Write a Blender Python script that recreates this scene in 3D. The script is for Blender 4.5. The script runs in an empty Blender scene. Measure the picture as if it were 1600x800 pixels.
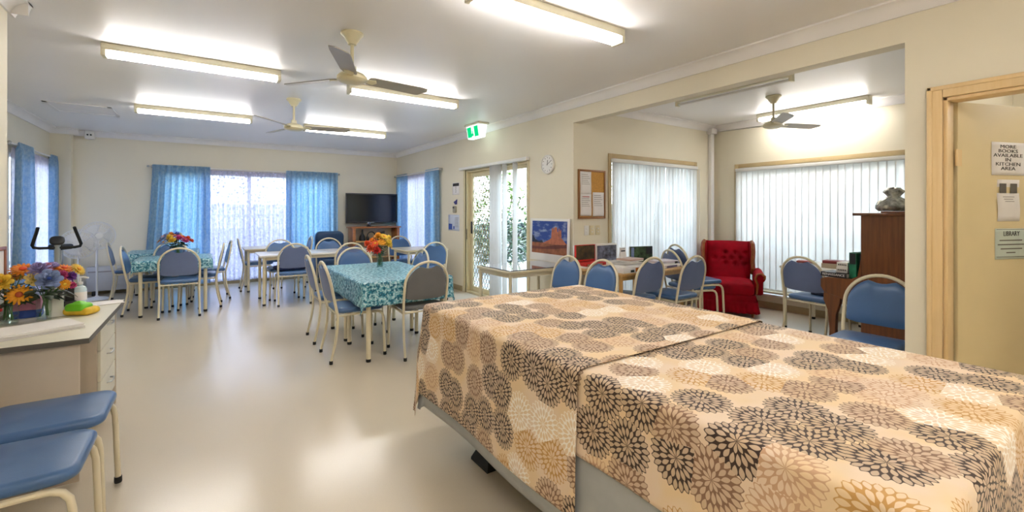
import bpy, bmesh, math, random
from math import sin, cos, pi, radians as R, atan2, hypot, sqrt
from mathutils import Vector, Matrix
random.seed(7)
SC = bpy.context.scene
COL = SC.collection

# ------------------------------------------------------------------ colours and node helpers
def lin(h):
    h = h.lstrip('#'); o = []
    for i in (0, 2, 4):
        v = int(h[i:i+2], 16) / 255
        o.append(v / 12.92 if v <= .04045 else ((v + .055) / 1.055) ** 2.4)
    return (o[0], o[1], o[2], 1.0)

class NT:
    """thin wrapper that builds shader nodes from expressions"""
    def __init__(s, name):
        s.mat = bpy.data.materials.new(name); s.mat.use_nodes = True
        s.t = s.mat.node_tree; s.t.nodes.clear()
        s.out = s.t.nodes.new('ShaderNodeOutputMaterial')
    def n(s, typ, ins=None, **props):
        nd = s.t.nodes.new(typ)
        for k, v in props.items(): setattr(nd, k, v)
        for k, v in (ins or {}).items(): s.put(nd.inputs[k], v)
        return nd
    def put(s, sock, v):
        if isinstance(v, bpy.types.NodeSocket): s.t.links.new(v, sock)
        elif v is not None: sock.default_value = v
    def m(s, op, a, b=None, c=None):
        nd = s.t.nodes.new('ShaderNodeMath'); nd.operation = op
        for i, v in enumerate((a, b, c)):
            if v is not None: s.put(nd.inputs[i], v)
        return nd.outputs[0]
    def mix(s, f, a, b):
        nd = s.t.nodes.new('ShaderNodeMix'); nd.data_type = 'RGBA'
        s.put(nd.inputs[0], f); s.put(nd.inputs[6], a); s.put(nd.inputs[7], b)
        return nd.outputs[2]
    def coord(s, which='Object'):
        return s.n('ShaderNodeTexCoord').outputs[which]
    def noise(s, scale, detail=3, vec=None, rough=.5):
        nd = s.n('ShaderNodeTexNoise', {'Scale': scale, 'Detail': detail, 'Roughness': rough})
        s.put(nd.inputs['Vector'], vec if vec is not None else s.coord())
        return nd.outputs['Fac']
    def step(s, v, lo, hi):
        nd = s.n('ShaderNodeMapRange', {'Value': v, 'From Min': lo, 'From Max': hi}); nd.clamp = True
        return nd.outputs[0]
    def done(s, sh): s.t.links.new(sh, s.out.inputs['Surface']); return s.mat

def pm(name, col, rough=.5, var=.06, scale=6, metal=0, coat=0, bump=0, bscale=60, spec=.5, sheen=0):
    t = NT(name); a = lin(col)
    b = tuple(max(0, v * (1 - 2.2 * var)) for v in a[:3]) + (1,)
    f = t.noise(scale, 4)
    c = t.mix(t.step(f, .3, .7), b, a)
    p = t.n('ShaderNodeBsdfPrincipled', {'Base Color': c, 'Roughness': rough, 'Metallic': metal,
            'Coat Weight': coat, 'Specular IOR Level': spec, 'Sheen Weight': sheen})
    if bump:
        bn = t.n('ShaderNodeBump', {'Strength': bump, 'Distance': .01, 'Height': t.noise(bscale, 3)})
        t.t.links.new(bn.outputs[0], p.inputs['Normal'])
    return t.done(p.outputs[0])

def wood(name, c1, c2, rough=.35, axis=2, scale=9, coat=.2):
    t = NT(name)
    sc = [14, 14, 14]; sc[axis] = .8
    mp = t.n('ShaderNodeMapping', {'Vector': t.coord(), 'Scale': sc})
    f = t.noise(scale * .35, 6, mp.outputs[0], .6)
    p = t.n('ShaderNodeBsdfPrincipled', {'Base Color': t.mix(t.step(f, .3, .7), lin(c1), lin(c2)), 'Roughness': rough, 'Coat Weight': coat})
    return t.done(p.outputs[0])

def cloth_through(name, col, col2, trans=.4, clear=0., scale=9, lace=False):
    """woven cloth that lets light through; clear = open weave"""
    t = NT(name)
    f = t.noise(scale, 5)
    c = t.mix(t.step(f, .35, .65), lin(col2), lin(col))
    d = t.n('ShaderNodeBsdfDiffuse', {'Color': c}); tr = t.n('ShaderNodeBsdfTranslucent', {'Color': c})
    mx = t.n('ShaderNodeMixShader', {0: trans, 1: d.outputs[0], 2: tr.outputs[0]}).outputs[0]
    if clear:
        k = clear
        if lace:
            v = t.n('ShaderNodeTexVoronoi', {'Scale': 17.0, 'Vector': t.coord()}, feature='F1')
            dots = t.step(v.outputs['Distance'], .30, .42)
            k = t.m('MULTIPLY', t.m('ADD', t.m('MULTIPLY', dots, .75), .25), clear * 1.5)
        tp = t.n('ShaderNodeBsdfTransparent')
        mx = t.n('ShaderNodeMixShader', {0: k, 1: mx, 2: tp.outputs[0]}).outputs[0]
    return t.done(mx)

def glass(name, tint='#f4fbf8', rough=0.):
    t = NT(name)
    lw = t.n('ShaderNodeLayerWeight', {'Blend': .5}).outputs['Facing']; fr = t.m('ADD', t.m('MULTIPLY', t.m('POWER', lw, 5.0), .55), .025)
    tp = t.n('ShaderNodeBsdfTransparent', {'Color': lin(tint)}); gl = t.n('ShaderNodeBsdfGlossy', {'Roughness': rough})
    return t.done(t.n('ShaderNodeMixShader', {0: fr, 1: tp.outputs[0], 2: gl.outputs[0]}).outputs[0])

def emit(name, col, strength):
    t = NT(name)
    return t.done(t.n('ShaderNodeEmission', {'Color': lin(col), 'Strength': strength}).outputs[0])

def mum_cloth():
    """printed cloth: big chrysanthemum heads of almond petals"""
    t = NT('chrysanthemum_print')
    uv = t.coord('UV')
    VS = 6.9
    uvs = t.n('ShaderNodeVectorMath', {0: uv, 1: (VS, VS, VS)}, operation='MULTIPLY').outputs[0]
    vo = t.n('ShaderNodeTexVoronoi', {'Vector': uvs, 'Scale': 1.0, 'Randomness': .55}, voronoi_dimensions='2D')
    pos = t.n('ShaderNodeVectorMath', {0: vo.outputs['Position'], 1: (1/VS, 1/VS, 1/VS)}, operation='MULTIPLY').outputs[0]
    d = t.n('ShaderNodeVectorMath', {0: uv, 1: pos}, operation='SUBTRACT').outputs[0]
    sp = t.n('ShaderNodeSeparateXYZ', {0: d}); px = t.n('ShaderNodeSeparateXYZ', {0: pos})
    rnd = t.n('ShaderNodeSeparateColor', {0: vo.outputs['Color']})
    r = t.n('ShaderNodeVectorMath', {0: d}, operation='LENGTH').outputs['Value']
    th = t.m('MULTIPLY', t.m('ARCTAN2', sp.outputs[1], sp.outputs[0]), 1 / (2 * pi))
    w = .0278
    q = t.m('DIVIDE', r, w); k = t.m('FLOOR', q); v = t.m('FRACT', q)
    n = t.m('ADD', t.m('MULTIPLY', k, 8.0), 9.0)
    u = t.m('ABSOLUTE', t.m('SUBTRACT', t.m('FRACT', t.m('ADD', t.m('MULTIPLY', th, n), t.m('MULTIPLY', k, .5))), .5))
    h = t.m('MULTIPLY', t.m('POWER', t.m('SINE', t.m('MULTIPLY', v, pi)), .7), .40)
    petal = t.step(t.m('SUBTRACT', h, u), -.025, .035)
    edge = t.m('SUBTRACT', .083, t.m('MULTIPLY', t.m('COSINE', t.m('MULTIPLY', th, 2 * pi * 25)), .0045))
    disc = t.step(t.m('SUBTRACT', edge, r), 0., .002)
    band = t.m('ADD', t.m('MULTIPLY', t.m('SINE', t.m('ADD', t.m('MULTIPLY', px.outputs[0], 9.0), t.m('MULTIPLY', px.outputs[1], 5.2))), .5), .5)
    s = t.m('ADD', t.m('MULTIPLY', band, .5), t.m('MULTIPLY', rnd.outputs[0], .5))
    base = t.mix(t.step(t.noise(5.5, 2, uv), .44, .56), lin('#e2ccb4'), lin('#e2c8a2'))
    gold, pink, white, taupe, dark = lin('#c09152'), lin('#c39c7c'), lin('#f6efe6'), lin('#85654f'), lin('#38261f')
    soft = t.mix(t.m('GREATER_THAN', rnd.outputs[1], .40), gold, t.mix(t.m('GREATER_THAN', rnd.outputs[1], .66), pink, white))
    line = t.mix(t.m('GREATER_THAN', s, .43), soft, t.mix(t.m('GREATER_THAN', s, .56), taupe, dark))
    fill = t.mix(t.m('GREATER_THAN', s, .43), t.mix(.12, base, soft), t.mix(.35, lin('#cdb093'), line))
    fill = t.mix(.35, fill, base)
    col = t.mix(disc, base, t.mix(petal, line, fill))
    p = t.n('ShaderNodeBsdfPrincipled', {'Base Color': col, 'Roughness': .62, 'Sheen Weight': .1, 'Specular IOR Level': .35})
    bn = t.n('ShaderNodeBump', {'Strength': .06, 'Distance': .002, 'Height': t.noise(900, 1, uv)})
    t.t.links.new(bn.outputs[0], p.inputs['Normal'])
    return t.done(p.outputs[0])

def teal_cloth():
    t = NT('teal_floral_print'); uv = t.coord('UV')
    f = t.noise(30, 3, uv, .55); h = t.noise(58, 2, uv)
    k = t.step(t.m('ADD', f, t.m('MULTIPLY', h, .35)), .66, .72)
    g = t.step(t.noise(44, 2, uv), .46, .56)
    col = t.mix(k, t.mix(g, lin('#6fb0c0'), lin('#bcdbe2')), t.mix(g, lin('#0c5873'), lin('#1d7f9c')))
    return t.done(t.n('ShaderNodeBsdfPrincipled', {'Base Color': col, 'Roughness': .38, 'Specular IOR Level': .5}).outputs[0])

def floor_mat():
    t = NT('speckled_vinyl')
    c = t.coord()
    f = t.step(t.noise(260, 2, c), .52, .66); g = t.step(t.noise(.7, 2, c), .2, .8)
    col = t.mix(t.m('MULTIPLY', f, .10), t.mix(g, lin('#d6c9b4'), lin('#dbd0bd')), lin('#a99a80'))
    ro = .21
    p = t.n('ShaderNodeBsdfPrincipled', {'Base Color': col, 'Roughness': ro, 'Specular IOR Level': .62, 'Coat Weight': .25, 'Coat Roughness': .22})
    bn = t.n('ShaderNodeBump', {'Strength': .03, 'Distance': .002, 'Height': t.noise(9, 1, c)})
    t.t.links.new(bn.outputs[0], p.inputs['Normal'])
    return t.done(p.outputs[0])

M = dict(
    wall=pm('cream_wall_paint', '#e6dec9', .62, .02, 1.4), ceil=pm('white_ceiling_paint', '#f1efee', .38, .01, 1.2, spec=.45),
    cornice=pm('white_cornice', '#efecea', .5, .02), skirt=pm('beige_skirting', '#b3a27c', .5, .05),
    floor=floor_mat(), pine=wood('pine_trim', '#dabb88', '#e1c596', .42), tan=pm('tan_window_trim', '#bda67c', .5, .05),
    creamframe=pm('cream_aluminium', '#d8cba6', .4, .03), white=pm('white_plastic', '#e8e6e2', .4, .02), offwhite=pm('offwhite_enamel', '#dcd6c0', .35, .03),
    fan=pm('ivory_fan_enamel', '#ddd5b4', .35, .03), fanblade=pm('grey_fan_blade', '#a7a194', .38, .04), tube=emit('fluorescent_tube', '#fdf9f6', 18.0),
    batten=pm('batten_enamel', '#e2dcc2', .4, .02), black=pm('black_rubber', '#161616', .6, .1), dgrey=pm('dark_plastic', '#26272b', .4, .08),
    screen=pm('television_screen', '#120f10', .18, .02, spec=.6), silver=pm('brushed_metal', '#b9bbbd', .3, .05, metal=.9),
    frame=pm('cream_tube_enamel', '#ddd2b6', .32, .03), vinyl=pm('blue_vinyl', '#486b9b', .31, .07, 5, bump=.05, bscale=220), back=pm('slate_blue_vinyl', '#65749c', .45, .06, 5, bump=.1, bscale=220),
    gvinyl=pm('grey_vinyl', '#6b6b6c', .5, .06, 5, bump=.1, bscale=220), navy=pm('navy_vinyl', '#2c4a6e', .4, .07),
    laminate=pm('white_laminate', '#dcd7cf', .28, .03), beigelam=pm('beige_laminate', '#cdbf9f', .3, .04), desk=pm('desk_panel', '#c6b8a6', .5, .04), desktop=pm('desk_top', '#dedac9', .35, .03), edge=pm('desk_edge_band', '#5d5850', .5, .05),
    mum=mum_cloth(), teal=teal_cloth(), under=pm('grey_undercloth', '#a9acae', .75, .05, 12), walnut=wood('dark_walnut', '#3a2114', '#5a3620', .4), piano=wood('mahogany', '#5d3219', '#7f4822', .3, 2, 9, .35),
    red=pm('red_velvet', '#a3001c', .8, .2, 7, spec=.15, bump=.25, bscale=90), redwood=wood('armchair_wood', '#7b3d1b', '#a45c2b', .35),
    curtain=cloth_through('blue_curtain', '#d3e5f3', '#adcee7', .72, 0, 26), sheer=cloth_through('white_sheer', '#ecebf9', '#dad9f0', .55, .2, 30), lace=cloth_through('white_lace', '#ece9fb', '#d3d4f0', .55, .24, 30, True),
    slat=cloth_through('blind_slat', '#f6f4f2', '#eeebe8', .60, 0, 4), glass=glass('window_glass'), vglass=glass('clear_glass', '#f7fbf9'), water=glass('water', '#f1f8f6'),
    gold=wood('light_wood', '#b98b4d', '#d0a566', .4), oak=wood('orange_oak', '#8d4f22', '#b06d33', .4, 0), cork=pm('cork', '#cf9a4c', .85, .12, 60, bump=.2), paper=pm('white_paper', '#ece8e6', .7, .02), ink=pm('black_ink', '#2a2626', .7, .05), greyink=pm('grey_ink', '#9a9492', .7, .05),
    green=emit('lit_sign_green', '#0aa865', .75), mesh=pm('bronze_mesh', '#8f8058', .45, .05), signwhite=emit('lit_sign_face', '#e8fff6', .8), stem=pm('stem_green', '#4d7a3a', .6, .15, 30), leaf=pm('leaf_green', '#35552b', .5, .3, 40), darkleaf=pm('dark_leaf', '#263f24', .5, .3, 40),
)
for nm, h in dict(orange='#ef8a1d', deeporange='#e8501a', yellow='#f0c53a', paleyellow='#ecd07c', lilac='#9c90c8', blueflower='#8295c4', purple='#7a3d9b', magenta='#c5437e', redflower='#c62720', amber='#f3a51f', rust='#b0491a', pinkflower='#d98aa8', cobalt='#3958b0').items():
    M[nm] = pm('petal_' + nm, h, .6, .12, 30)

# ------------------------------------------------------------------ mesh builder
class MB:
    def __init__(s): s.v = []; s.f = []; s.mi = []; s.uv = {}
    def add(s, vs, fs, mi=0, T=None):
        o = len(s.v)
        s.v += [tuple(T @ Vector(p)) if T is not None else tuple(p) for p in vs]
        s.f += [tuple(i + o for i in f) for f in fs]; s.mi += [mi] * len(fs)
        return s
    def box(s, x0, y0, z0, x1, y1, z1, b=0, mi=0, T=None, seg=2):
        bm = bmesh.new(); bmesh.ops.create_cube(bm, size=1)
        for v in bm.verts: v.co = ((x0+x1)/2 + v.co.x*(x1-x0), (y0+y1)/2 + v.co.y*(y1-y0), (z0+z1)/2 + v.co.z*(z1-z0))
        if b: bmesh.ops.bevel(bm, geom=bm.edges[:], offset=b, segments=seg, profile=.5, affect='EDGES')
        bm.verts.index_update()
        s.add([v.co[:] for v in bm.verts], [[v.index for v in f.verts] for f in bm.faces], mi, T); bm.free()
        return s
    def tube(s, pts, r, n=10, closed=False, mi=0, T=None, caps=True):
        P = [Vector(p) for p in pts]; m = len(P); rr = r if isinstance(r, (list, tuple)) else [r]*m
        vs = []; fs = []; up = None
        for i in range(m):
            if closed: d = P[(i+1) % m] - P[i-1]
            else: d = P[min(i+1, m-1)] - P[max(i-1, 0)]
            if d.length < 1e-9: d = Vector((0, 0, 1))
            d.normalize()
            if up is None:
                up = Vector((0, 0, 1)) if abs(d.z) < .9 else Vector((1, 0, 0))
            a = up - d * up.dot(d)
            if a.length < 1e-6: a = d.orthogonal()
            a.normalize(); up = a; b = d.cross(a)
            for k in range(n):
                t = 2*pi*k/n; vs.append(P[i] + (a*cos(t) + b*sin(t))*rr[i])
        for i in range(m if closed else m-1):
            j = (i+1) % m
            for k in range(n):
                l = (k+1) % n; fs.append((i*n+k, i*n+l, j*n+l, j*n+k))
        if caps and not closed: fs += [tuple(range(n))[::-1], tuple((m-1)*n + k for k in range(n))]
        return s.add(vs, fs, mi, T)
    def cyl(s, p0, p1, r0, r1=None, n=16, mi=0, T=None): return s.tube([p0, p1], [r0, r0 if r1 is None else r1], n, mi=mi, T=T)
    def lathe(s, prof, n=24, c=(0, 0, 0), mi=0, T=None, caps=True):
        vs = [(c[0]+r*cos(2*pi*k/n), c[1]+r*sin(2*pi*k/n), c[2]+z) for r, z in prof for k in range(n)]
        fs = [(i*n+k, i*n+(k+1) % n, (i+1)*n+(k+1) % n, (i+1)*n+k) for i in range(len(prof)-1) for k in range(n)]
        if caps: fs += [tuple(range(n))[::-1], tuple((len(prof)-1)*n + k for k in range(n))]
        return s.add(vs, fs, mi, T)
    def prism(s, poly, h0, h1, mi=0, T=None):
        """poly in x,y extruded along z"""
        n = len(poly); vs = [(x, y, h0) for x, y in poly] + [(x, y, h1) for x, y in poly]
        fs = [tuple(range(n))[::-1], tuple(range(n, 2*n))] + [(k, (k+1) % n, n+(k+1) % n, n+k) for k in range(n)]
        return s.add(vs, fs, mi, T)
    def ell(s, c, rad, n=16, m=10, mi=0, T=None):
        vs = [(c[0], c[1], c[2]-rad[2])]; fs = []
        for i in range(1, m):
            a = -pi/2 + pi*i/m
            vs += [(c[0]+rad[0]*cos(a)*cos(2*pi*k/n), c[1]+rad[1]*cos(a)*sin(2*pi*k/n), c[2]+rad[2]*sin(a)) for k in range(n)]
        vs.append((c[0], c[1], c[2]+rad[2])); e = len(vs)-1
        for k in range(n):
            fs.append((0, 1+(k+1) % n, 1+k)); fs.append((e, e-n+k, e-n+(k+1) % n))
            for i in range(m-2): fs.append((1+i*n+k, 1+i*n+(k+1) % n, 1+(i+1)*n+(k+1) % n, 1+(i+1)*n+k))
        return s.add(vs, fs, mi, T)
    def grid(s, fn, nu, nv, mi=0, T=None, uvfn=None):
        o = len(s.v)
        vs = [fn(i/nu, j/nv) for j in range(nv+1) for i in range(nu+1)]
        if uvfn:
            for j in range(nv+1):
                for i in range(nu+1): s.uv[o + j*(nu+1)+i] = uvfn(i/nu, j/nv)
        fs = [(j*(nu+1)+i, j*(nu+1)+i+1, (j+1)*(nu+1)+i+1, (j+1)*(nu+1)+i) for j in range(nv) for i in range(nu)]
        return s.add(vs, fs, mi, T)
    def pad(s, poly, z0, z1, r, mi=0, T=None, crown=0, seg=4):
        """cushion: closed outline with rounded rims"""
        cx = sum(p[0] for p in poly)/len(poly); cy = sum(p[1] for p in poly)/len(poly)
        half = min(max(abs(p[0]-cx) for p in poly), max(abs(p[1]-cy) for p in poly)); rings = []
        for i in range(seg+1):
            a = pi/2*i/seg; rings.append((1 - r*(1-sin(a))/half, z0 + r*(1-cos(a))))
        for i in range(seg+1):
            a = pi/2*i/seg; rings.append((1 - r*(1-cos(a))/half, z1 - r + r*sin(a)))
        if crown:
            for f in (.7, .4, .12): rings.append((f*(1-r/half), z1 + crown*(1-f*f)))
        n = len(poly); vs = [(cx+(x-cx)*k, cy+(y-cy)*k, z) for k, z in rings for x, y in poly]
        fs = [(i*n+k, i*n+(k+1) % n, (i+1)*n+(k+1) % n, (i+1)*n+k) for i in range(len(rings)-1) for k in range(n)]
        fs += [tuple(range(n))[::-1], tuple((len(rings)-1)*n+k for k in range(n))]
        return s.add(vs, fs, mi, T)
    def mesh(s, name, mats, smooth=True, ang=38):
        me = bpy.data.meshes.new(name); me.from_pydata(s.v, [], s.f)
        for m in (mats if isinstance(mats, (list, tuple)) else [mats]): me.materials.append(m)
        me.polygons.foreach_set('material_index', s.mi)
        if s.uv:
            l = me.uv_layers.new(name='UVMap')
            for lp in me.loops: l.data[lp.index].uv = s.uv.get(lp.vertex_index, (0, 0))
        bm = bmesh.new(); bm.from_mesh(me); bmesh.ops.recalc_face_normals(bm, faces=bm.faces[:]); bm.to_mesh(me); bm.free()
        if smooth:
            me.polygons.foreach_set('use_smooth', [True]*len(me.polygons)); me.set_sharp_from_angle(angle=R(ang))
        me.update(); return me
    def build(s, name, mats, parent=None, loc=None, smooth=True, ang=38, thick=0):
        o = bpy.data.objects.new(name, s.mesh(name, mats, smooth, ang)); COL.objects.link(o)
        if parent: o.parent = parent
        if loc: o.location = loc
        if thick:
            sd = o.modifiers.new('thickness', 'SOLIDIFY'); sd.thickness = thick; sd.offset = 0
        return o

def tag(o, label=None, cat=None, group=None, kind=None):
    if label: o['label'] = label
    if cat: o['category'] = cat
    if group: o['group'] = group
    if kind: o['kind'] = kind
    return o
def thing(name, label, cat, loc=(0, 0, 0), rz=0, group=None):
    o = bpy.data.objects.new(name, None); o.empty_display_size = .1; COL.objects.link(o)
    o.location = loc; o.rotation_euler = (0, 0, rz)
    return tag(o, label, cat, group)
def struct(mb, name, mat, parent=None, label=None, cat=None, **k):
    o = mb.build(name, mat, parent, **k)
    if not parent: o['kind'] = 'structure'; tag(o, label, cat)
    return o
def dup(root, loc, rz, label=None, group=None, swap=None):
    """a thing copied with its parts and their sub-parts"""
    def cp(o, par):
        c = o.copy(); COL.objects.link(c)
        if par: c.parent = par
        if swap and c.type == 'MESH' and any(m in swap for m in c.data.materials):
            c.data = c.data.copy()
            for i, m in enumerate(c.data.materials):
                if m in swap: c.data.materials[i] = M[swap[m]]
        for ch in list(o.children): cp(ch, c)
        return c
    r = cp(root, None); r.location = loc; r.rotation_euler = (0, 0, rz)
    if label: r['label'] = label
    if group: r['group'] = group
    return r
def tmesh(txt, size, depth=.0006, align='CENTER'):
    cu = bpy.data.curves.new('lettering', 'FONT'); cu.body = txt; cu.size = size; cu.extrude = depth; cu.align_x = align; cu.align_y = 'CENTER'; cu.resolution_u = 2
    o = bpy.data.objects.new('lettering', cu); COL.objects.link(o); bpy.context.view_layer.update()
    me = bpy.data.meshes.new_from_object(o.evaluated_get(bpy.context.evaluated_depsgraph_get()))
    bpy.data.objects.remove(o); bpy.data.curves.remove(cu); return me
def text(txt, size, mat, parent, T, name='lettering', sx=1):
    me = tmesh(txt, size); me.transform(Matrix.Diagonal((sx, 1, 1, 1))); me.transform(T); me.materials.clear(); me.materials.append(mat)
    o = bpy.data.objects.new(name, me); COL.objects.link(o); o.parent = parent; return o
def rrect(x0, y0, x1, y1, r, n=5):
    o = []
    for cx, cy, a0 in ((x1-r, y1-r, 0), (x0+r, y1-r, 90), (x0+r, y0+r, 180), (x1-r, y0+r, 270)):
        o += [(cx + r*cos(R(a0+90*i/n)), cy + r*sin(R(a0+90*i/n))) for i in range(n+1)]
    return o
def Tm(loc, rx=0, ry=0, rz=0): return Matrix.Translation(loc) @ Matrix.Rotation(rz, 4, 'Z') @ Matrix.Rotation(ry, 4, 'Y') @ Matrix.Rotation(rx, 4, 'X')

# ------------------------------------------------------------------ the room
XL, XR, YB, XN, YN, ZC = -2.0, 3.573, 9.88, -1.0, 3.98, 2.65
YA, XA, YP, WT, Y0 = 3.95, 6.46, .92, .12, -2.8     # alcove left wall, alcove window wall, pier edge, wall thickness, wall behind camera
struct(MB().box(-2.12, Y0-.12, -.1, XR+WT, YB+WT, 0).box(XR+WT, -1.3, -.1, XA+WT, YA+WT, 0), 'floor', M['floor'], label='glossy beige speckled vinyl floor running through the whole room', cat='floor')
struct(MB().box(-2.12, Y0-.12, ZC, XR+WT, YB+WT, ZC+.1).box(XR+WT, -1.3, ZC, XA+WT, YA+WT, ZC+.1), 'ceiling', M['ceil'], label='flat off white ceiling carrying the fluorescent battens', cat='ceiling')
def wall(name, axis, p, a0, a1, holes, label, mat='wall', z1=ZC, t=WT):
    """wall slab from p to p+t on one axis, spanning a0..a1 on the other, with rectangular holes (a,b,z0,z1)"""
    mb = MB(); us = sorted({a0, a1} | {h[0] for h in holes} | {h[1] for h in holes})
    for u0, u1 in zip(us, us[1:]):
        zs = [(0, z1)]; um = (u0+u1)/2
        for h in holes:
            if h[0] < um < h[1]: zs = [(0, h[2]), (h[3], z1)]
        for q0, q1 in zs:
            if q1 - q0 < 1e-4: continue
            if axis == 'x': mb.box(p, u0, q0, p+t, u1, q1)
            else: mb.box(u0, p, q0, u1, p+t, q1)
    return struct(mb, name, M[mat], label=label, cat='wall')
WR = (7.74, 9.66, .35, 2.08); SD = (4.87, 6.62, 0, 2.03); OP = (YP, YA, 0, 2.395); DR = (-.085, .745, 0, 2.015)
wall('wall_right', 'x', XR, Y0, YB, [WR, SD, OP, DR], 'long cream right wall with the glass door and the wide opening to the alcove')
WB = (-.62, 2.18, .05, 2.06)
wall('wall_back', 'y', YB, XL, XR, [WB], 'cream back wall behind the television and blue curtains')
WL = (8.02, 9.66, .3, 2.08)
wall('wall_left', 'x', XL-WT, YN, YB, [WL], 'cream left wall with the curtained window behind the exercise bike')
wall('wall_near_left', 'x', XN-WT, Y0, YN, [], 'cream near left wall beside the desk')
wall('wall_left_return', 'y', YN-WT, XL-WT, XN-WT, [], 'short cream return wall behind the desk corner')
wall('wall_behind', 'y', Y0-WT, XN-WT, XR, [], 'cream wall behind the viewer')
AL = (4.2, 5.95, .22, 2.02); AR = (1.15, 3.56, .24, 1.985)
wall('wall_alcove_left', 'y', YA, XR+WT, XA+WT, [AL], 'cream alcove wall with the cork noticeboard and narrow blind window')
wall('wall_alcove_right', 'x', XA, YP-WT, YA, [AR], 'cream alcove wall behind the red armchair with the wide blind window')
wall('wall_alcove_near', 'y', YP-WT, XR+WT, XA, [], 'cream alcove wall behind the piano')
wall('wall_office', 'y', -1.3, XR+WT, XA, [], 'cream wall of the side room beyond the pine doorway')
wall('wall_office_end', 'x', XA-.4, -1.18, YP-WT, [], 'pale end wall of the side room beyond the open door')
struct(MB().box(XL, 9.74, 0, -1.76, YB, ZC), 'wall_corner_boxing', M['wall'], label='narrow cream boxed pier in the back left corner', cat='wall')

def cornice(name, p0, p1, nrm):
    prof = [(0, -.09), (.012, -.09), (.016, -.078), (.034, -.046), (.058, -.024), (.078, -.016), (.09, -.012), (.09, 0), (0, 0)]
    vs = []
    for p in (p0, p1): vs += [(p[0]+nrm[0]*a, p[1]+nrm[1]*a, ZC+z) for a, z in prof]
    n = len(prof); fs = [(k, (k+1) % n, n+(k+1) % n, n+k) for k in range(n)] + [tuple(range(n)), tuple(range(n, 2*n))]
    struct(MB().add(vs, fs), name, M['cornice'], label='white coved cornice along the ' + name.split('trim_')[1].replace('_', ' ') + ' wall top', cat='cornice')
cornice('trim_right', (XR, Y0), (XR, YB), (-1, 0)); cornice('trim_back', (-1.76, YB), (XR, YB), (0, -1)); cornice('trim_corner_boxing', (XL, 9.74), (-1.67, 9.74), (0, -1))
cornice('trim_left', (XL, YN), (XL, 9.74), (1, 0)); cornice('trim_near_left', (XN, Y0), (XN, YN+.09), (1, 0)); cornice('trim_left_return', (XL, YN), (XN+.09, YN), (0, 1))
cornice('trim_alcove_left', (XR+WT, YA), (XA, YA), (0, -1)); cornice('trim_alcove_right', (XA, YP), (XA, YA), (-1, 0)); cornice('trim_alcove_near', (XR+WT, YP), (XA, YP), (0, 1))
cornice('trim_alcove_opening', (XR+WT, YP), (XR+WT, YA), (1, 0))
def skirt(name, x0, y0, x1, y1): struct(MB().box(x0, y0, 0, x1, y1, .09, .004), name, M['skirt'], label='low beige skirting board along the ' + name.split('baseboard_')[1].replace('_', ' ') + ' wall', cat='skirting')
skirt('baseboard_back', -1.76, YB-.014, XR, YB); skirt('baseboard_right', XR-.014, 6.72, XR, YB); skirt('baseboard_right_middle', XR-.014, YA, XR, 4.8); skirt('baseboard_left', XL, YN, XL+.014, 9.74)
skirt('baseboard_alcove_left', XR+WT, YA-.014, XA, YA); skirt('baseboard_alcove_right', XA-.014, YP, XA, YA); skirt('baseboard_near_left', XN, Y0, XN+.014, YN)
struct(MB().box(-1.6, 7.46, ZC-.008, -.98, 7.5, ZC).box(-1.6, 8.06, ZC-.008, -.98, 8.1, ZC).box(-1.6, 7.46, ZC-.008, -1.56, 8.1, ZC).box(-1.02, 7.46, ZC-.008, -.98, 8.1, ZC).box(-1.57, 7.49, ZC-.004, -1.01, 8.07, ZC), 'trim_ceiling_hatch', M['cornice'], label='square white access hatch in the ceiling near the left corner', cat='hatch')
struct(MB().box(6.3, YA-.06, 0, 6.38, YA, ZC-.09, .012).box(6.27, YA-.09, ZC-.13, 6.41, YA, ZC-.05, .01), 'trim_alcove_pipe_cover', M['cornice'], label='white vertical pipe cover in the alcove corner', cat='trim')

# ------------------------------------------------------------------ windows, curtains, blinds
def ring(mb, axis, p, t, a0, a1, z0, z1, w, mi=0, b=.004):
    for (u0, u1, q0, q1) in ((a0, a0+w, z0, z1), (a1-w, a1, z0, z1), (a0+w, a1-w, z1-w, z1), (a0+w, a1-w, z0, z0+w)):
        if axis == 'x': mb.box(p, u0, q0, p+t, u1, q1, b, mi)
        else: mb.box(u0, p, q0, u1, p+t, q1, b, mi)
    return mb
def window(name, axis, p, h, mull, trim=None, label=''):
    """aluminium frame in the wall depth, panes as children; optional tan trim on the room face"""
    a0, a1, z0, z1 = h
    mb = ring(MB(), axis, p+.05, .05, a0, a1, z0, z1, .045)
    for m in mull:
        if axis == 'x': mb.box(p+.05, m-.03, z0, p+.1, m+.03, z1, .004)
        else: mb.box(m-.03, p+.05, z0, m+.03, p+.1, z1, .004)
    o = struct(mb, name, M['white'], label=label, cat='window')
    g = MB()
    if axis == 'x': g.box(p+.07, a0+.04, z0+.04, p+.076, a1-.04, z1-.04)
    else: g.box(a0+.04, p+.07, z0+.04, a1-.04, p+.076, z1-.04)
    g.build('window_pane', M['glass'], o)
    if trim:
        w = .055; r = ring(MB(), axis, p-.016, .016, a0-w, a1+w, z0-w, z1+w, w)
        ring(r, axis, p-.002, .05, a0-.004, a1+.004, z0-.004, z1+.004, .006)
        r.build('window_trim', M[trim], o)
    return o
window('window_1', 'y', YB, WB, [.68], None, 'wide glazed sliding window in the back wall behind lace')
window('window_2', 'x', XR, WR, [8.65], None, 'curtained window in the right wall near the television')
window('window_3', 'x', XL-WT, WL, [8.86], None, 'curtained window in the left wall behind the exercise bike')
window('window_4', 'y', YA, AL, [5.07], 'tan', 'tan trimmed window in the alcove beside the cork noticeboard')
window('window_5', 'x', XA, AR, [2.35], 'tan', 'wide tan trimmed window in the alcove behind the red armchair')

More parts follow.
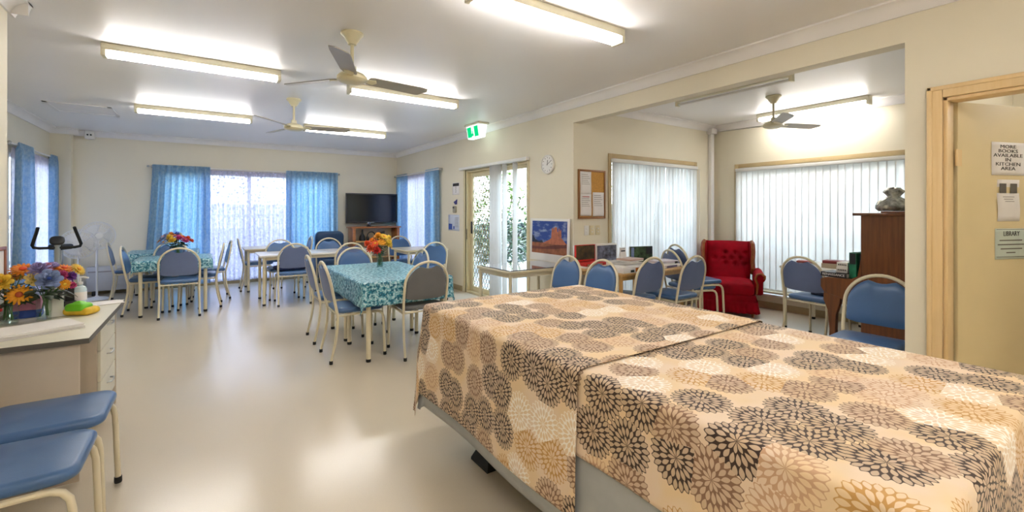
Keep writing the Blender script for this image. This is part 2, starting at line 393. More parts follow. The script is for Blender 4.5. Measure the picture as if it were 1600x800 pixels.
def curtain(name, label, axis, p, a0, a1, z0, z1, folds, mat, flare=0, amp=.03, cat='curtain', group=None, side=1, head=.1):
    """pleated hanging: a0..a1 along the wall, p its mean distance; flare widens the hem at a0 side"""
    random.seed(len(label)); ph = random.random()*6
    def fn(u, v):
        z = z1 + (z0-z1)*v
        a = a0 + (a1-a0)*u - flare*(1-u)*v**1.3
        k = min(1, max(0, (z1-z)/head)); A = amp*(.35 + .65*k)
        d = A*sin(2*pi*folds*u + ph + .5*sin(3*v+ph)) + .35*A*sin(2*pi*folds*2.3*u + 2*ph + v)
        return (p + side*d, a, z) if axis == 'x' else (a, p + side*d, z)
    return tag(MB().grid(fn, max(40, int(folds*12)), 24).build(name, mat, thick=.002, ang=80), label, cat, group)
def rod(name, label, axis, p, a0, a1, z):
    t = thing(name, label, 'curtain rod', (0, 0, 0)); f = (lambda a: (p, a, z)) if axis == 'x' else (lambda a: (a, p, z))
    MB().cyl(f(a0), f(a1), .011, n=12).build('rod', M['white'], t)
    for a in (a0, a1): q = f(a); MB().ell(q, (.02, .02, .02), 10, 8).build('finial', M['silver'], t)
    for a in (a0+.05, a1-.05):
        q = f(a)
        if axis == 'x': b = MB().box(min(q[0], XR if p > 0 else XL), a-.008, z-.02, max(q[0], XR if p > 0 else XL), a+.008, z+.02, .002)
        else: b = MB().box(a-.008, p, z-.02, a+.008, YB, z+.02, .002)
        b.build('bracket', M['silver'], t)
cu = 'blue curtains at the three main windows'
rod('curtain_rod', 'white curtain rod across the back wall over the lace window', 'y', YB-.07, -.82, 2.3, 2.12)
curtain('sheer_curtain', 'white lace sheer curtain covering the back wall window between two blue curtains', 'y', YB-.05, -.1, 1.45, .06, 2.1, 19, M['lace'], 0, .016, 'sheer curtain')
curtain('window_curtain', 'wide blue curtain left of the lace window on the back wall', 'y', YB-.10, -.76, .06, .05, 2.15, 8, M['curtain'], .14, .03, group=cu)
curtain('window_curtain', 'wide blue curtain right of the lace window, next to the television', 'y', YB-.10, 1.30, 2.27, .05, 2.15, 9, M['curtain'], 0, .03, group=cu)
rod('curtain_rod', 'white curtain rod over the right wall window beside the glass door', 'x', XR-.07, 7.45, 9.8, 2.12)
curtain('sheer_curtain', 'white sheer curtain on the right wall window by the television', 'x', XR-.022, 7.85, 9.5, .08, 2.1, 17, M['sheer'], 0, .014, 'sheer curtain')
curtain('window_curtain', 'narrow blue curtain close behind the television screen edge', 'x', XR-.052, 9.13, 9.77, .06, 2.15, 6, M['curtain'], 0, .018, group=cu)
curtain('window_curtain', 'narrow blue curtain on the right wall nearest the light switch and notices', 'x', XR-.06, 7.52, 8.12, .06, 2.15, 6, M['curtain'], 0, .026, group=cu)
rod('curtain_rod', 'curtain rod over the left wall window above the exercise bike', 'x', XL+.07, 7.75, 9.72, 2.17)
curtain('sheer_curtain', 'white sheer curtain on the left wall window behind the exercise bike', 'x', XL+.04, 7.98, 9.72, .1, 2.14, 15, M['sheer'], 0, .014, 'sheer curtain')
curtain('window_curtain', 'wide blue curtain hanging behind the desk flowers at the left wall', 'x', XL+.09, 7.96, 8.55, .06, 2.2, 6, M['curtain'], .22, .028, group=cu)
curtain('window_curtain', 'narrow blue curtain in the back left corner beside the exercise bike', 'x', XL+.09, 9.4, 9.71, .06, 2.2, 4, M['curtain'], 0, .026, group=cu)

def blind(label, axis, p, a0, a1, z0, z1, ang, skip=()):
    t = thing('vertical_blind', label, 'blind')
    pos = (lambda a, d, z: (p+d, a, z)) if axis == 'x' else (lambda a, d, z: (a, p+d, z))
    q0, q1 = pos(a0, -.022, z1), pos(a1, .022, z1+.045)
    MB().box(min(q0[0], q1[0]), min(q0[1], q1[1]), z1, max(q0[0], q1[0]), max(q0[1], q1[1]), z1+.045, .004).build('headrail', M['white'], t)
    n = int((a1-a0)/.079); w = .094
    for i in range(n):
        c = a0 + (i+.5)*(a1-a0)/n; th = ang + .04*sin(i*2.1)+.03*sin(i*5.3)
        def fn(u, v, c=c, th=th):
            s = (u-.5)*w; bow = .006*(1-(2*u-1)**2)
            x, y = s*cos(th)-bow*sin(th), s*sin(th)+bow*cos(th)
            return pos(c+x, y, z0+(z1-z0)*v)
        MB().grid(fn, 5, 1).build('slat', M['slat'], t, thick=.0008)
    b = MB()
    for k in range(n-1):
        c0 = a0+(k+.5)*(a1-a0)/n; c1 = a0+(k+1.5)*(a1-a0)/n
        b.tube([pos(c0, -.03, z0+.01), pos((c0+c1)/2, -.03, z0-.008), pos(c1, -.03, z0+.01)], .002, 5)
    b.build('bottom_chain', M['white'], t)
    b2 = pos(a1-.02 if axis == 'y' else a0+.03, -.05, 0)
    MB().cyl((b2[0], b2[1], z1), (b2[0], b2[1], .75), .004, n=6).build('pull_cord', M['white'], t)
    return t
blind('white vertical blind on the alcove window beside the cork noticeboard', 'y', YA-.055, AL[0]-.035, AL[1]-.01, .25, AL[3]-.06, .11)
blind('white vertical blind on the wide alcove window behind the red armchair', 'x', XA-.055, AR[0]+.02, AR[1]+.01, .28, AR[3]-.06, .10)
for nm, b, lab in (('window_sill', (XA-.10, AR[0]-.05, .185, XA, AR[1]+.05, .215), 'pale timber sill under the wide alcove blind'),):
    tag(MB().box(*b, .005).build('trim_window_sill', M['laminate']), lab, 'sill', kind='structure')

# sliding door
xo = XR+.045
o = struct(ring(MB(), 'x', xo-.03, .09, SD[0], SD[1], 0, SD[3], .035), 'door_1', M['creamframe'], label='cream framed sliding glass door with a diamond mesh screen panel', cat='door')
sc = ring(MB(), 'x', xo+.03, .03, 5.72, 6.585, .03, 1.995, .085); sc.build('screen_frame', M['creamframe'], o)
g = MB(); y0, y1, z0, z1 = 5.8, 6.505, .11, 1.915; st = .062
for sgn in (1, -1):
    c = y0 - (z1-z0)
    while c < y1 + (z1-z0):
        # line y = c + sgn*.62*(z-z0) clipped to the panel
        pts = []
        for k in range(61):
            z = z0+(z1-z0)*k/60; y = c + sgn*.62*(z-z0)
            if y0 <= y <= y1: pts.append((xo+.045, y, z))
        if len(pts) > 1: g.tube([pts[0], pts[-1]], .006, 4)
        c += st*1.3
g.build('diamond_mesh', M['mesh'], o)
MB().box(xo+.07, 5.72, .04, xo+.075, 6.58, 1.98).build('door_pane', M['glass'], o)
MB().box(xo+.012, 6.50, .98, xo+.03, 6.54, 1.18, .006).build('door_handle', M['dgrey'], o)
fx = ring(MB(), 'x', xo, .03, 4.905, 5.80, .03, 1.995, .05); fx.build('glass_panel_frame', M['creamframe'], o)
MB().box(xo+.012, 4.95, .08, xo+.018, 5.75, 1.95).build('door_pane', M['glass'], o)
MB().box(xo-.03, 6.585, .88, xo-.025, 6.61, 1.06, .002).build('lock_plate', M['dgrey'], o)
r = MB().box(XR-.012, SD[1], 0, XR+.015, SD[1]+.05, SD[3]+.04, .003).box(XR-.012, SD[0]-.05, 0, XR+.015, SD[0], SD[3]+.04, .003).box(XR-.012, SD[0], SD[3], XR+.015, SD[1], SD[3]+.04, .003)
struct(r, 'trim_sliding_door', M['creamframe'], label='tan timber architrave around the sliding glass door', cat='trim')
t = thing('stacked_vertical_blind', 'white vertical blind pulled into a stack in front of the sliding glass door', 'blind')
MB().box(XR-.075, 4.80, 2.035, XR-.012, 6.72, 2.075, .006).build('headrail', M['white'], t)
for i in range(6):
    c = 5.50+i*.042
    MB().grid(lambda u, v, c=c: (XR-.085+u*.085, c+.012*sin(u*3), .06+1.97*v), 4, 1).build('slat', M['slat'], t, thick=.0008)
for c in (5.36, 5.10):
    MB().grid(lambda u, v, c=c: (XR-.085+u*.085, c+.008*sin(u*3), .06+1.97*v), 4, 1).build('slat', M['slat'], t, thick=.0008)

# pine doorway and the open office door
w = .07; b = MB()
for d in (0,):
    b.box(XR-.02, DR[1], 0, XR, DR[1]+w, DR[3]+w, .006).box(XR-.02, DR[0]-w, 0, XR, DR[0], DR[3]+w, .006).box(XR-.02, DR[0], DR[3], XR, DR[1], DR[3]+w, .006)
    b.box(XR-.026, DR[1]+.045, 0, XR, DR[1]+w, DR[3]+w, .005).box(XR-.026, DR[0]-w, DR[3]+.045, XR, DR[1]+w, DR[3]+w, .005)
    b.box(XR-.004, DR[1]-.02, 0, XR+WT, DR[1], DR[3], .003).box(XR-.004, DR[0], 0, XR+WT, DR[0]+.02, DR[3], .003).box(XR-.004, DR[0], DR[3]-.02, XR+WT, DR[1], DR[3], .003)
struct(b, 'trim_office_doorway', M['pine'], label='varnished pine frame of the doorway on the right', cat='door frame')
dv = Vector((.937, -.35, 0)).normalized(); hinge = Vector((XR+WT+.012, DR[1]-.03, 0)); TD = Matrix.Translation(hinge) @ Matrix.Rotation(atan2(dv.y, dv.x), 4, 'Z')
o = struct(MB().box(.012, 0, .01, .825, .036, 2.005, .003, T=TD), 'door_2', pm('cream_door_paint', '#dcca9e', .5, .04, 2), label='cream hinged door standing open into the side room', cat='door')
for z in (1.62, .3):
    MB().cyl(TD @ Vector((-.006, -.004, z)), TD @ Vector((-.006, -.004, z+.1)), .008, n=10).box(-.004, -.003, z, .04, 0, z+.1, T=TD).build('hinge', M['pine'], o)
MB().cyl(TD @ Vector((.77, -.05, 1.0)), TD @ Vector((.77, .03, 1.0)), .011, n=12).ell(TD @ Vector((.77, -.06, 1.0)), (.027, .027, .027), 14, 10).build('door_knob', M['silver'], o)
def TDf(x, z): return TD @ Matrix.Translation((x, -.0022, z)) @ Matrix.Rotation(pi/2, 4, 'X')   # plane lying on the door face, y up
def sheet(name, label, cat, T, w, h, mat='paper', curl=0, group=None, border=False):
    t = thing(name, label, cat, (0, 0, 0), 0, group)
    MB().grid(lambda u, v: ((u-.5)*w, (v-.5)*h, curl*sin(pi*v*2)), 4, 8, T=T).build('sheet', M[mat], t, thick=.0006)
    return t
def lines(t, T, rows, mat='greyink', name='printed_lines'):
    b = MB()
    for x0, x1, y, hh in rows: b.box(x0, y, .0005, x1, y+hh, .001, T=T)
    return b.build(name, M[mat], t)
T = TDf(.433, 1.675); t = sheet('paper_notice', 'white laminated notice about more books, topmost of three on the open door', 'notice', T, .286, .204)
for i, s in enumerate(('MORE', 'BOOKS', 'AVAILABLE', 'IN', 'KITCHEN', 'AREA')):
    text(s, .030, M['ink'], t, T @ Matrix.Translation((0, .074-.027*i, .001)), sx=1.75)
T = TDf(.437, 1.417); t = sheet('paper_notice', 'curled white leaflet with three small pictures, middle one of three on the open door', 'notice', T, .195, .258, curl=.003)
for q in ((-.08, -.02, .045, .06), (.015, .075, .045, .06), (-.025, .025, -.105, .05)): lines(t, T, [q], 'edge', 'printed_picture')
lines(t, T, [(-.05+.01*(i % 3), .05-.01*(i % 2), .02-.014*i, .004) for i in range(7)])
T = TDf(.457, 1.148); t = sheet('paper_notice', 'pale green library notice, lowest of three on the open door', 'notice', T, .275, .19)
t.children[0].data.materials[0] = pm('pale_green_card', '#c3cfc6', .35, .03)
text('LIBRARY', .042, M['ink'], t, T @ Matrix.Translation((.005, .062, .001)), sx=.9)
lines(t, T, [(-.1, .1, .018, .007), (-.115, .115, -.008, .007), (-.09, .1, -.034, .007), (-.04, .04, -.058, .007)], 'edge')
for q in (.088, -.082): lines(t, T, [(-.125, .125, q, .003)], 'edge', 'printed_border')

# ------------------------------------------------------------------ lights and fans
def batten(label, x, y, rz, group='fluorescent ceiling battens', lit=True, L=1.24, name='fluorescent_batten', single=False):
    t = thing(name, label, 'ceiling light', (x, y, ZC), rz, group)
    hw = .03 if single else .054
    MB().box(-L/2, -hw, -.055, L/2, hw, 0, .006).build('housing', M['batten'], t)
    ys = (0,) if single else (-.031, .031)
    for yy in ys:
        MB().cyl((-L/2+.03, yy, -.083), (L/2-.03, yy, -.083), .0135, n=12).build('tube', M['tube'] if lit else M['white'], t)
    for s in (-1, 1):
        MB().box(min(s*(L/2-.03), s*L/2), -hw, -.10, max(s*(L/2-.03), s*L/2), hw, -.05, .005).build('lamp_holder', M['batten'], t)
    return t
batten('twin fluorescent batten above the patterned table, nearest and brightest on the ceiling', 1.85, 2.24, 0)
batten('twin fluorescent batten left of the nearer ceiling fan', -.05, 4.66, 0)
batten('twin fluorescent batten just behind the nearer ceiling fan', 1.81, 4.71, 0)
batten('twin fluorescent batten at the far left, left of the farther ceiling fan', -.1, 7.08, 0)
batten('twin fluorescent batten at the far end behind the farther ceiling fan', 1.82, 7.28, 0)
batten('unseen twin fluorescent batten added out of view to brighten the near right wall', 1.85, -.25, 0)  # out of view, added to brighten the pier and near right wall
batten('unseen twin fluorescent batten added far behind the viewer, on the left, as ambient fill', -.05, -1.9, 0)  # extra unseen fixture, put in as ambient light from behind
batten('unseen twin fluorescent batten added far behind the viewer to brighten the near end', 1.85, -1.9, 0)  # further row out of sight, added for more light on the near side
batten('unseen twin fluorescent batten added on the left for more light around the viewer', -.05, -.25, 0)  # unseen left-hand fixture, added as fill near the camera
batten('lit fluorescent batten in the alcove behind the small ceiling fan', 6.15, 2.5, pi/2, 'alcove ceiling lights')
batten('thin unlit fluorescent tube on the alcove ceiling just inside the opening', 4.47, 2.57, pi/2, 'alcove ceiling lights', False, single=True)
batten('fluorescent batten on the side room ceiling', 5.0, -.3, pi/2, lit=True)

def fan(label, x, y, a0, drop=.30, rad=.6):
    t = thing('ceiling_fan', label, 'ceiling fan', (x, y, ZC), 0, 'ivory three bladed ceiling fans')
    MB().lathe([(.078, 0), (.08, -.012), (.06, -.03), (.045, -.06), (.034, -.07), (.03, -.085)], 24).build('ceiling_mount', M['fan'], t)
    MB().cyl((0, 0, -.08), (0, 0, -drop+.04), .0125, n=12).lathe([(.028, -drop+.055), (.03, -drop+.04), (.03, -drop)], 16).build('downrod', M['fan'], t)
    MB().lathe([(.05, -drop+.015), (.085, -drop), (.105, -drop-.02), (.107, -drop-.042), (.09, -drop-.055), (.06, -drop-.065), (.02, -drop-.068)], 28).build('motor_housing', M['fan'], t)
    for k in range(3):
        a = R(a0+120*k); T = Matrix.Rotation(a, 4, 'Z') @ Matrix.Translation((0, 0, -drop-.025)) @ Matrix.Rotation(R(-13), 4, 'X')
        poly = [(.12, -.045), (.16, -.058), (rad-.06, -.066), (rad, -.06), (rad+.015, -.02), (rad-.03, .055), (rad-.05, .062), (.16, .055), (.12, .045)]
        bl = MB().prism(poly, -.003, .003, T=T).build('blade', M['fanblade'], t)
        MB().prism([(.08, -.02), (.17, -.035), (.19, 0), (.17, .035), (.08, .02)], -.008, -.003, T=T).build('blade_iron', M['fan'], bl)
    return t
fan('ivory ceiling fan with grey blades, the larger looking one nearer the viewer', .88, 3.36, 8)
fan('ivory ceiling fan farther down the room between the two far battens', .84, 5.72, -11)
fan('ivory ceiling fan hanging in the alcove in front of the lit tube', 5.28, 2.51, 219)

t = thing('exit_sign', 'green and white lit emergency exit sign hanging under the ceiling above the glass door', 'exit sign', (3.33, 5.82, ZC), 0)
MB().box(-.09, -.22, -.028, .09, .22, 0, .006).build('mounting_plate', M['batten'], t)
def wedge(mb, y0, y1, x0, x1, x2, x3, za, zb, mi=0):
    return mb.add([(x0, y0, za), (x1, y0, za), (x2, y0, zb), (x3, y0, zb), (x0, y1, za), (x1, y1, za), (x2, y1, zb), (x3, y1, zb)], [(0, 1, 2, 3), (4, 5, 6, 7), (0, 1, 5, 4), (1, 2, 6, 5), (2, 3, 7, 6), (3, 0, 4, 7)], mi)
wedge(MB(), -.18, .18, -.075, .075, .045, -.045, -.028, -.21).build('diffuser', M['signwhite'], t, smooth=False)
def face(mb, ya, yb, za, zb, off):
    f = lambda z: -.075 + (-.028-z)/.182*.03 - off
    return mb.add([(f(za), ya, za), (f(za), yb, za), (f(zb), yb, zb), (f(zb), ya, zb)], [(0, 1, 2, 3)])
for q in ((.04, .165), (-.155, -.04)): face(MB(), *q, -.045, -.195, .002).build('green_panel', M['green'], t, thick=.001)
b = face(MB(), -.005, .015, -.075, -.095, .003)
for q in ((0, .025, -.10, -.145), (.005, .04, -.145, -.18), (-.012, .004, -.145, -.185)): face(b, *q, .003)
b.build('running_figure', M['green'], t, thick=.001)
t = thing('ceiling_sensor', 'small white security sensor with two dark lenses near the back left ceiling corner', 'sensor', (-1.55, 9.80, 2.575))
MB().box(-.06, -.05, -.065, .06, .08, .06, .02).build('body', M['white'], t)
for s in (-.02, .02): MB().cyl((s, -.058, 0), (s, -.05, 0), .012, n=12).build('lens', M['black'], t)

# ------------------------------------------------------------------ chairs
def make_chair():
    t = thing('dining_chair', '', 'chair')
    lean = lambda z: -.205-(z-.42)*.2
    hoop = [(-.205, lean(.42), .42), (-.21, lean(.5), .5), (-.211, lean(.6), .6), (-.211, lean(.68), .68)]
    for i in range(1, 20):
        a = pi - pi*i/20; z = .68+.205*sin(a); hoop.append((.211*cos(a), lean(z), z))
    hoop += [(-x, y, z) for x, y, z in hoop[3::-1]]
    MB().tube(hoop, .0125, 10).build('back_hoop', M['frame'], t)
    # backrest: arched pad with a dipped top edge
    w = .193; nx, nz = 22, 12
    def zt(x):
        a = .68+.182*sqrt(max(0, 1-(x/w)**2)); k = abs(x)/.095
        return min(a, .826+.04*k**2.2) if k < 1.25 else a
    def P(u, v, s):
        x = w*sin((u-.5)*pi) * (1 if 1 else 0); zb = .535+.02*(abs(x)/w)**5; z = zb+(zt(x)-zb)*v
        e = (1-(2*abs(u-.5))**6)*(1-(2*abs(v-.5))**6); bow = .014*(1-(x/w)**2)
        y = lean(z)-bow+(.006+.016*e if s > 0 else -.004-.006*e)
        return (x, y, z)
    b = MB(); n1 = (nx+1)*(nz+1)
    vs = [P(i/nx, j/nz, 1) for j in range(nz+1) for i in range(nx+1)] + [P(i/nx, j/nz, -1) for j in range(nz+1) for i in range(nx+1)]
    ff = [(j*(nx+1)+i, j*(nx+1)+i+1, (j+1)*(nx+1)+i+1, (j+1)*(nx+1)+i) for j in range(nz) for i in range(nx)]
    bf = [tuple(q+n1 for q in f[::-1]) for f in ff]
    ring_ = [i for i in range(nx+1)] + [j*(nx+1)+nx for j in range(1, nz+1)] + [nz*(nx+1)+i for i in range(nx-1, -1, -1)] + [j*(nx+1) for j in range(nz-1, 0, -1)]
    sf = [(ring_[k], ring_[(k+1) % len(ring_)], ring_[(k+1) % len(ring_)]+n1, ring_[k]+n1) for k in range(len(ring_))]
    b.add(vs, ff+sf); b.add(vs, bf, 1)
    b.build('backrest', [M['vinyl'], M['back']], t, ang=60)
    poly = [(x*(1-.06*(y+.205)/.43), y) for x, y in rrect(-.203, -.205, .203, .225, .06, 6)]
    MB().pad(poly, .43, .478, .022, crown=.012).build('seat', M['vinyl'], t, ang=60)
    rl = MB()
    for s in (-1, 1): rl.tube([(s*.2, -.2, .415), (s*.19, -.05, .417), (s*.186, .13, .418)], .0115, 8)
    rl.cyl((-.19, .12, .415), (.19, .12, .415), .009, n=8).cyl((-.2, -.19, .415), (.2, -.19, .415), .009, n=8)
    rl.build('seat_rail', M['frame'], t)
    for s in (-1, 1):
        for pts in ([(s*.205, -.203, .425), (s*.205, -.207, .3), (s*.207, -.225, .18), (s*.21, -.262, .022)],
                    [(s*.186, .125, .418), (s*.187, .16, .416), (s*.188, .187, .405), (s*.189, .205, .38), (s*.191, .212, .34), (s*.2, .222, .022)]):
            l = MB().tube(pts, .0122, 10).build('leg', M['frame'], t); e = pts[-1]
            MB().lathe([(.0145, 0), (.016, .006), (.0155, .03)], 12, (e[0], e[1], 0)).build('foot_cap', M['black'], l)
    return t
chair0 = make_chair(); first = [True]
def chair(x, y, deg, label, group, swap=None, z=0):
    rz = R(deg)
    if first[0] and not swap:
        first[0] = False; chair0.location = (x, y, z); chair0.rotation_euler = (0, 0, rz); tag(chair0, label, None, group); return chair0
    return dup(chair0, (x, y, z), rz, label, group, swap)
GA, GB, GC = 'chairs around the rear teal tables', 'chairs around the bare white tables', 'chairs around the front teal table'
chair(-.28, 7.30, 0, 'slate blue chair seen from behind at the near end of the rear teal table', GA)
chair(-.62, 7.72, -92, 'blue chair on the left side of the rear teal table, nearer of the two there', GA)
chair(-.92, 8.90, -88, 'blue chair in front of the wall heater, the leftmost chair in the far corner', GA)
chair(-.085, 7.74, 88, 'blue chair seen edge on at the right side of the rear teal table, nearer one', GA)
chair(.03, 8.38, 93, 'blue chair seen edge on right of the rear teal table, farther one before the lace', GA)
chair(-.43, 8.20, 180, 'chair half hidden behind the mixed flowers on the rear teal table', GA)
chair(1.05, 7.33, 0, 'slate chair with a dark cushion on its seat, at the long white table', GB)
chair(.99, 7.86, 180, 'chair facing the viewer across the long white table, behind the cushioned chair', GB)
chair(1.74, 7.86, 180, 'chair facing the viewer across the long white table in front of the navy armchair', GB)
chair(1.74, 7.04, 2, 'chair tucked under the long white table right behind the front teal table', GB)
chair(.74, 8.95, -90, 'chair seen edge on at the left end of the far table, before the lace curtain', GB)
chair(1.31, 8.95, 90, 'chair seen edge on at the right end of the far table beside the navy armchair', GB)
chair(2.96, 7.77, 180, 'bright blue chair under the television behind the orange flowers', GB)
chair(2.82, 6.46, 0, 'bright blue chair in front of the right wall curtain, beside the wall notices', GB, {M['back']: 'vinyl'})
chair(1.17, 4.37, -90, 'blue chair on the left side of the front teal table, nearest the viewer', GC)
chair(1.17, 5.08, -91, 'blue chair on the left side of the front teal table, just behind the nearest one', GC)
chair(1.545, 5.52, 180, 'blue chair at the far end of the front teal table, left of the orange flowers', GC)
chair(1.88, 5.10, 92, 'blue chair right of the front teal table, mostly hidden by the grey chair', GC)
chair(1.69, 4.135, 0, 'grey vinyl chair, the only grey one, at the near end of the front teal table', GC, {M['vinyl']: 'gvinyl', M['back']: 'gvinyl'})
GD = 'chairs in and by the alcove'
chair(2.80, 3.49, 90, 'blue chair beside the puzzle table, in front of the desert poster', GD)
chair(2.83, 3.04, 88, 'blue chair in front of the red puzzle box, right of the desert poster', GD)
chair(3.69, 3.20, 0, 'slate chair with its back to the viewer, left one at the puzzle box table', GD)
chair(4.17, 3.04, 0, 'slate chair with its back to the viewer right beside the red armchair', GD)
chair(4.85, 3.26, -111, 'lower chair of the stacked pair under the alcove window beside the red armchair', GD)
chair(4.85+.075, 3.26-.03, -111, 'upper chair of the stacked pair under the alcove window beside the red armchair', GD, z=.062)
chair(5.265, 2.065, -98, 'blue chair at the small table between the red armchair and the piano', GD)
chair(3.72, 1.165, 90, 'large blue chair in front of the piano, partly hidden by the wall pier', GD)
GE = 'chairs beside the desk'
chair(-.585, 2.75, -90, 'blue chair seat next to the desk end, farther of the two at the lower left', GE)
chair(-.585, 2.28, -90, 'blue chair seat in the lower left corner, nearer of the two', GE)

# ------------------------------------------------------------------ tables
def leg_table(label, x0, y0, x1, y1, h=.72, name='dining_table', top='laminate', r=.021, inset=.06, t_=.028, group=None, legm='frame'):
    cx, cy = (x0+x1)/2, (y0+y1)/2; hx, hy = (x1-x0)/2, (y1-y0)/2
    t = thing(name, label, 'table', (cx, cy, 0), 0, group)
    MB().pad(rrect(-hx, -hy, hx, hy, .02, 4), h-t_, h, .006, seg=2).build('table_top', M[top], t)
    a = MB(); i = inset
    for s in (-1, 1):
        a.box(-hx+i, s*(hy-i)-.01, h-t_-.045, hx-i, s*(hy-i)+.01, h-t_, .003).box(s*(hx-i)-.01, -hy+i, h-t_-.045, s*(hx-i)+.01, hy-i, h-t_, .003)
    a.build('apron', M[legm], t)
    for sx in (-1, 1):
        for sy in (-1, 1):
            l = MB().cyl((sx*(hx-i), sy*(hy-i), .02), (sx*(hx-i), sy*(hy-i), h-t_), r, n=14).build('leg', M[legm], t)
            MB().lathe([(r*.9, 0), (r*1.05, .006), (r*1.02, .028)], 14, (sx*(hx-i), sy*(hy-i), 0)).build('foot_cap', M['black'], l)
    return t
leg_table('nearer square table under the front teal cloth, by the grey chair', 1.14, 3.98, 1.98, 4.745, .717)
leg_table('farther square table under the front teal cloth, below the orange flowers', 1.14, 4.765, 1.98, 5.47, .717)
leg_table('rear dining table under the nearer of two teal cloths', -.75, 7.28, .05, 8.06, .717)
leg_table('rear dining table under the farther teal cloth by the left back corner', -.98, 8.54, -.12, 9.36, .717)
leg_table('long bare white table in the middle of the far end', .62, 7.2, 2.25, 7.95)
leg_table('far bare table close to the lace curtain', .52, 8.58, 1.5, 9.32, top='beigelam')
leg_table('bare timber topped table under the television, right of the orange flowers', 2.64, 6.85, 3.38, 7.6, top='beigelam')
def drape(x0, y0, x1, y1, z, ox, oy, nseg, r=.012, wav=.012, seed=0, sides='LRNF', freq=9, uvo=(0, 0), drops=None, cd=.3):
    """cloth over a rectangle: returns a builder; ox/oy overhangs; sides listed get a drop"""
    dl = drops or {}
    D = {k: (dl.get(k, ox if k in 'LR' else oy) if k in sides else 0) for k in 'LRNF'}
    S0, S1, T0, T1 = x0-D['L'], x1+D['R'], y0-D['N'], y1+D['F']
    def fn(u, v):
        s = S0+(S1-S0)*u; t = T0+(T1-T0)*v
        cx, cy = min(max(s, x0), x1), min(max(t, y0), y1); dx, dy = s-cx, t-cy; d = hypot(dx, dy); m0, m1 = min(abs(dx), abs(dy)), max(abs(dx), abs(dy))
        if d < 1e-6: return (s, t, z+.0012*sin(s*7+seed)*sin(t*6))
        ex, ey = dx/d, dy/d; d = m1+cd*m0; q = r*pi/2
        if d < q: a = d/r; out, dn = r*sin(a), r*(1-cos(a))
        else: out, dn = r, r+d-q
        corner = m0/m1
        along = (t if abs(dx) > abs(dy) else s)
        k = min(1, d/.3)
        out += k*(wav*(1+sin(along*freq+seed)) + .07*d*corner + .015*d)
        return (cx+ex*out, cy+ey*out, z-dn)
    return fn, (lambda u, v: (S0+(S1-S0)*u+uvo[0], T0+(T1-T0)*v+uvo[1])), (S1-S0, T1-T0)
def cloth(name, label, mat, cell, fnuv, th=.0015, group=None):
    fn, uv, (w, h) = fnuv
    return tag(MB().grid(fn, int(w/cell), int(h/cell), uvfn=uv).build(name, mat, thick=th, ang=75), label, 'tablecloth', group)
gt = 'teal floral tablecloths'
cloth('tablecloth', 'teal floral tablecloth on the front dining table, under the orange flowers', M['teal'], .02, drape(1.13, 3.97, 1.99, 5.48, .722, .22, .22, 0, wav=.01, seed=1, freq=14), group=gt)
cloth('tablecloth', 'teal floral tablecloth on the rear table, nearer of two, under the mixed flowers', M['teal'], .025, drape(-.76, 7.27, .06, 8.07, .722, .14, .14, 0, wav=.008, seed=2, freq=16), group=gt)
cloth('tablecloth', 'teal floral tablecloth on the rear table by the back left corner', M['teal'], .025, drape(-.99, 8.53, -.11, 9.37, .722, .12, .12, 0, wav=.008, seed=3, freq=16), group=gt)

# pool table with its covers
PX0, PX1, PY0, PY1, PZ = 1.085, 2.26, .245, 2.44, .795
t = thing('pool_table', 'large dark wooden games table hidden under patterned cloths in the foreground', 'games table', ((PX0+PX1)/2, (PY0+PY1)/2, 0))
hx, hy = (PX1-PX0)/2-.012, (PY1-PY0)/2-.012
MB().box(-hx, -hy, .72, hx, hy, PZ-.006, .012).build('table_top', M['walnut'], t)
MB().box(-hx+.09, -hy+.09, .52, hx-.09, hy-.09, .72, .01).build('cabinet', M['walnut'], t)
for sx in (-1, 1):
    for sy in (-1, 1):
        c = (sx*(hx-.18), sy*(hy-.37) if sy < 0 else hy-.37)
        l = MB().prism([(c[0]-.055, c[1]-.055), (c[0]+.055, c[1]-.055), (c[0]+.055, c[1]+.055), (c[0]-.055, c[1]+.055)], .05, .55).build('leg', M['walnut'], t)
        MB().add([(c[0]+a*k, c[1]+b_*k, z) for k, z in ((.085, 0), (.085, .012), (.056, .075)) for a, b_ in ((-1, -1), (1, -1), (1, 1), (-1, 1))],
                 [(3, 2, 1, 0), (8, 9, 10, 11)] + [(i*4+k, i*4+(k+1) % 4, i*4+4+(k+1) % 4, i*4+4+k) for i in range(2) for k in range(4)]).build('foot', M['black'], l, smooth=False)
cloth('under_cloth', 'plain grey protective cloth showing below the patterned tablecloths', M['under'], .03, drape(PX0, PY0, PX1, PY1, PZ, .585, .58, 0, r=.012, wav=.010, seed=5.2, freq=6, cd=.06))
gm = 'chrysanthemum tablecloths on the games table'
cloth('tablecloth', 'chrysanthemum print tablecloth on the near half of the games table', M['mum'], .014, drape(PX0-.004, PY0-.004, PX1+.004, 1.62, PZ+.004, .30, .36, 0, r=.02, wav=.010, seed=5.2, sides='LRN', freq=6), group=gm)
cloth('tablecloth', 'chrysanthemum print tablecloth on the far half, overlapping the near one', M['mum'], .014, drape(PX0-.008, 1.14, PX1+.008, PY1+.006, PZ+.013, .53, .5, 0, r=.028, wav=.010, seed=5.2, sides='LRF', freq=6, uvo=(.37, .21)), group=gm)

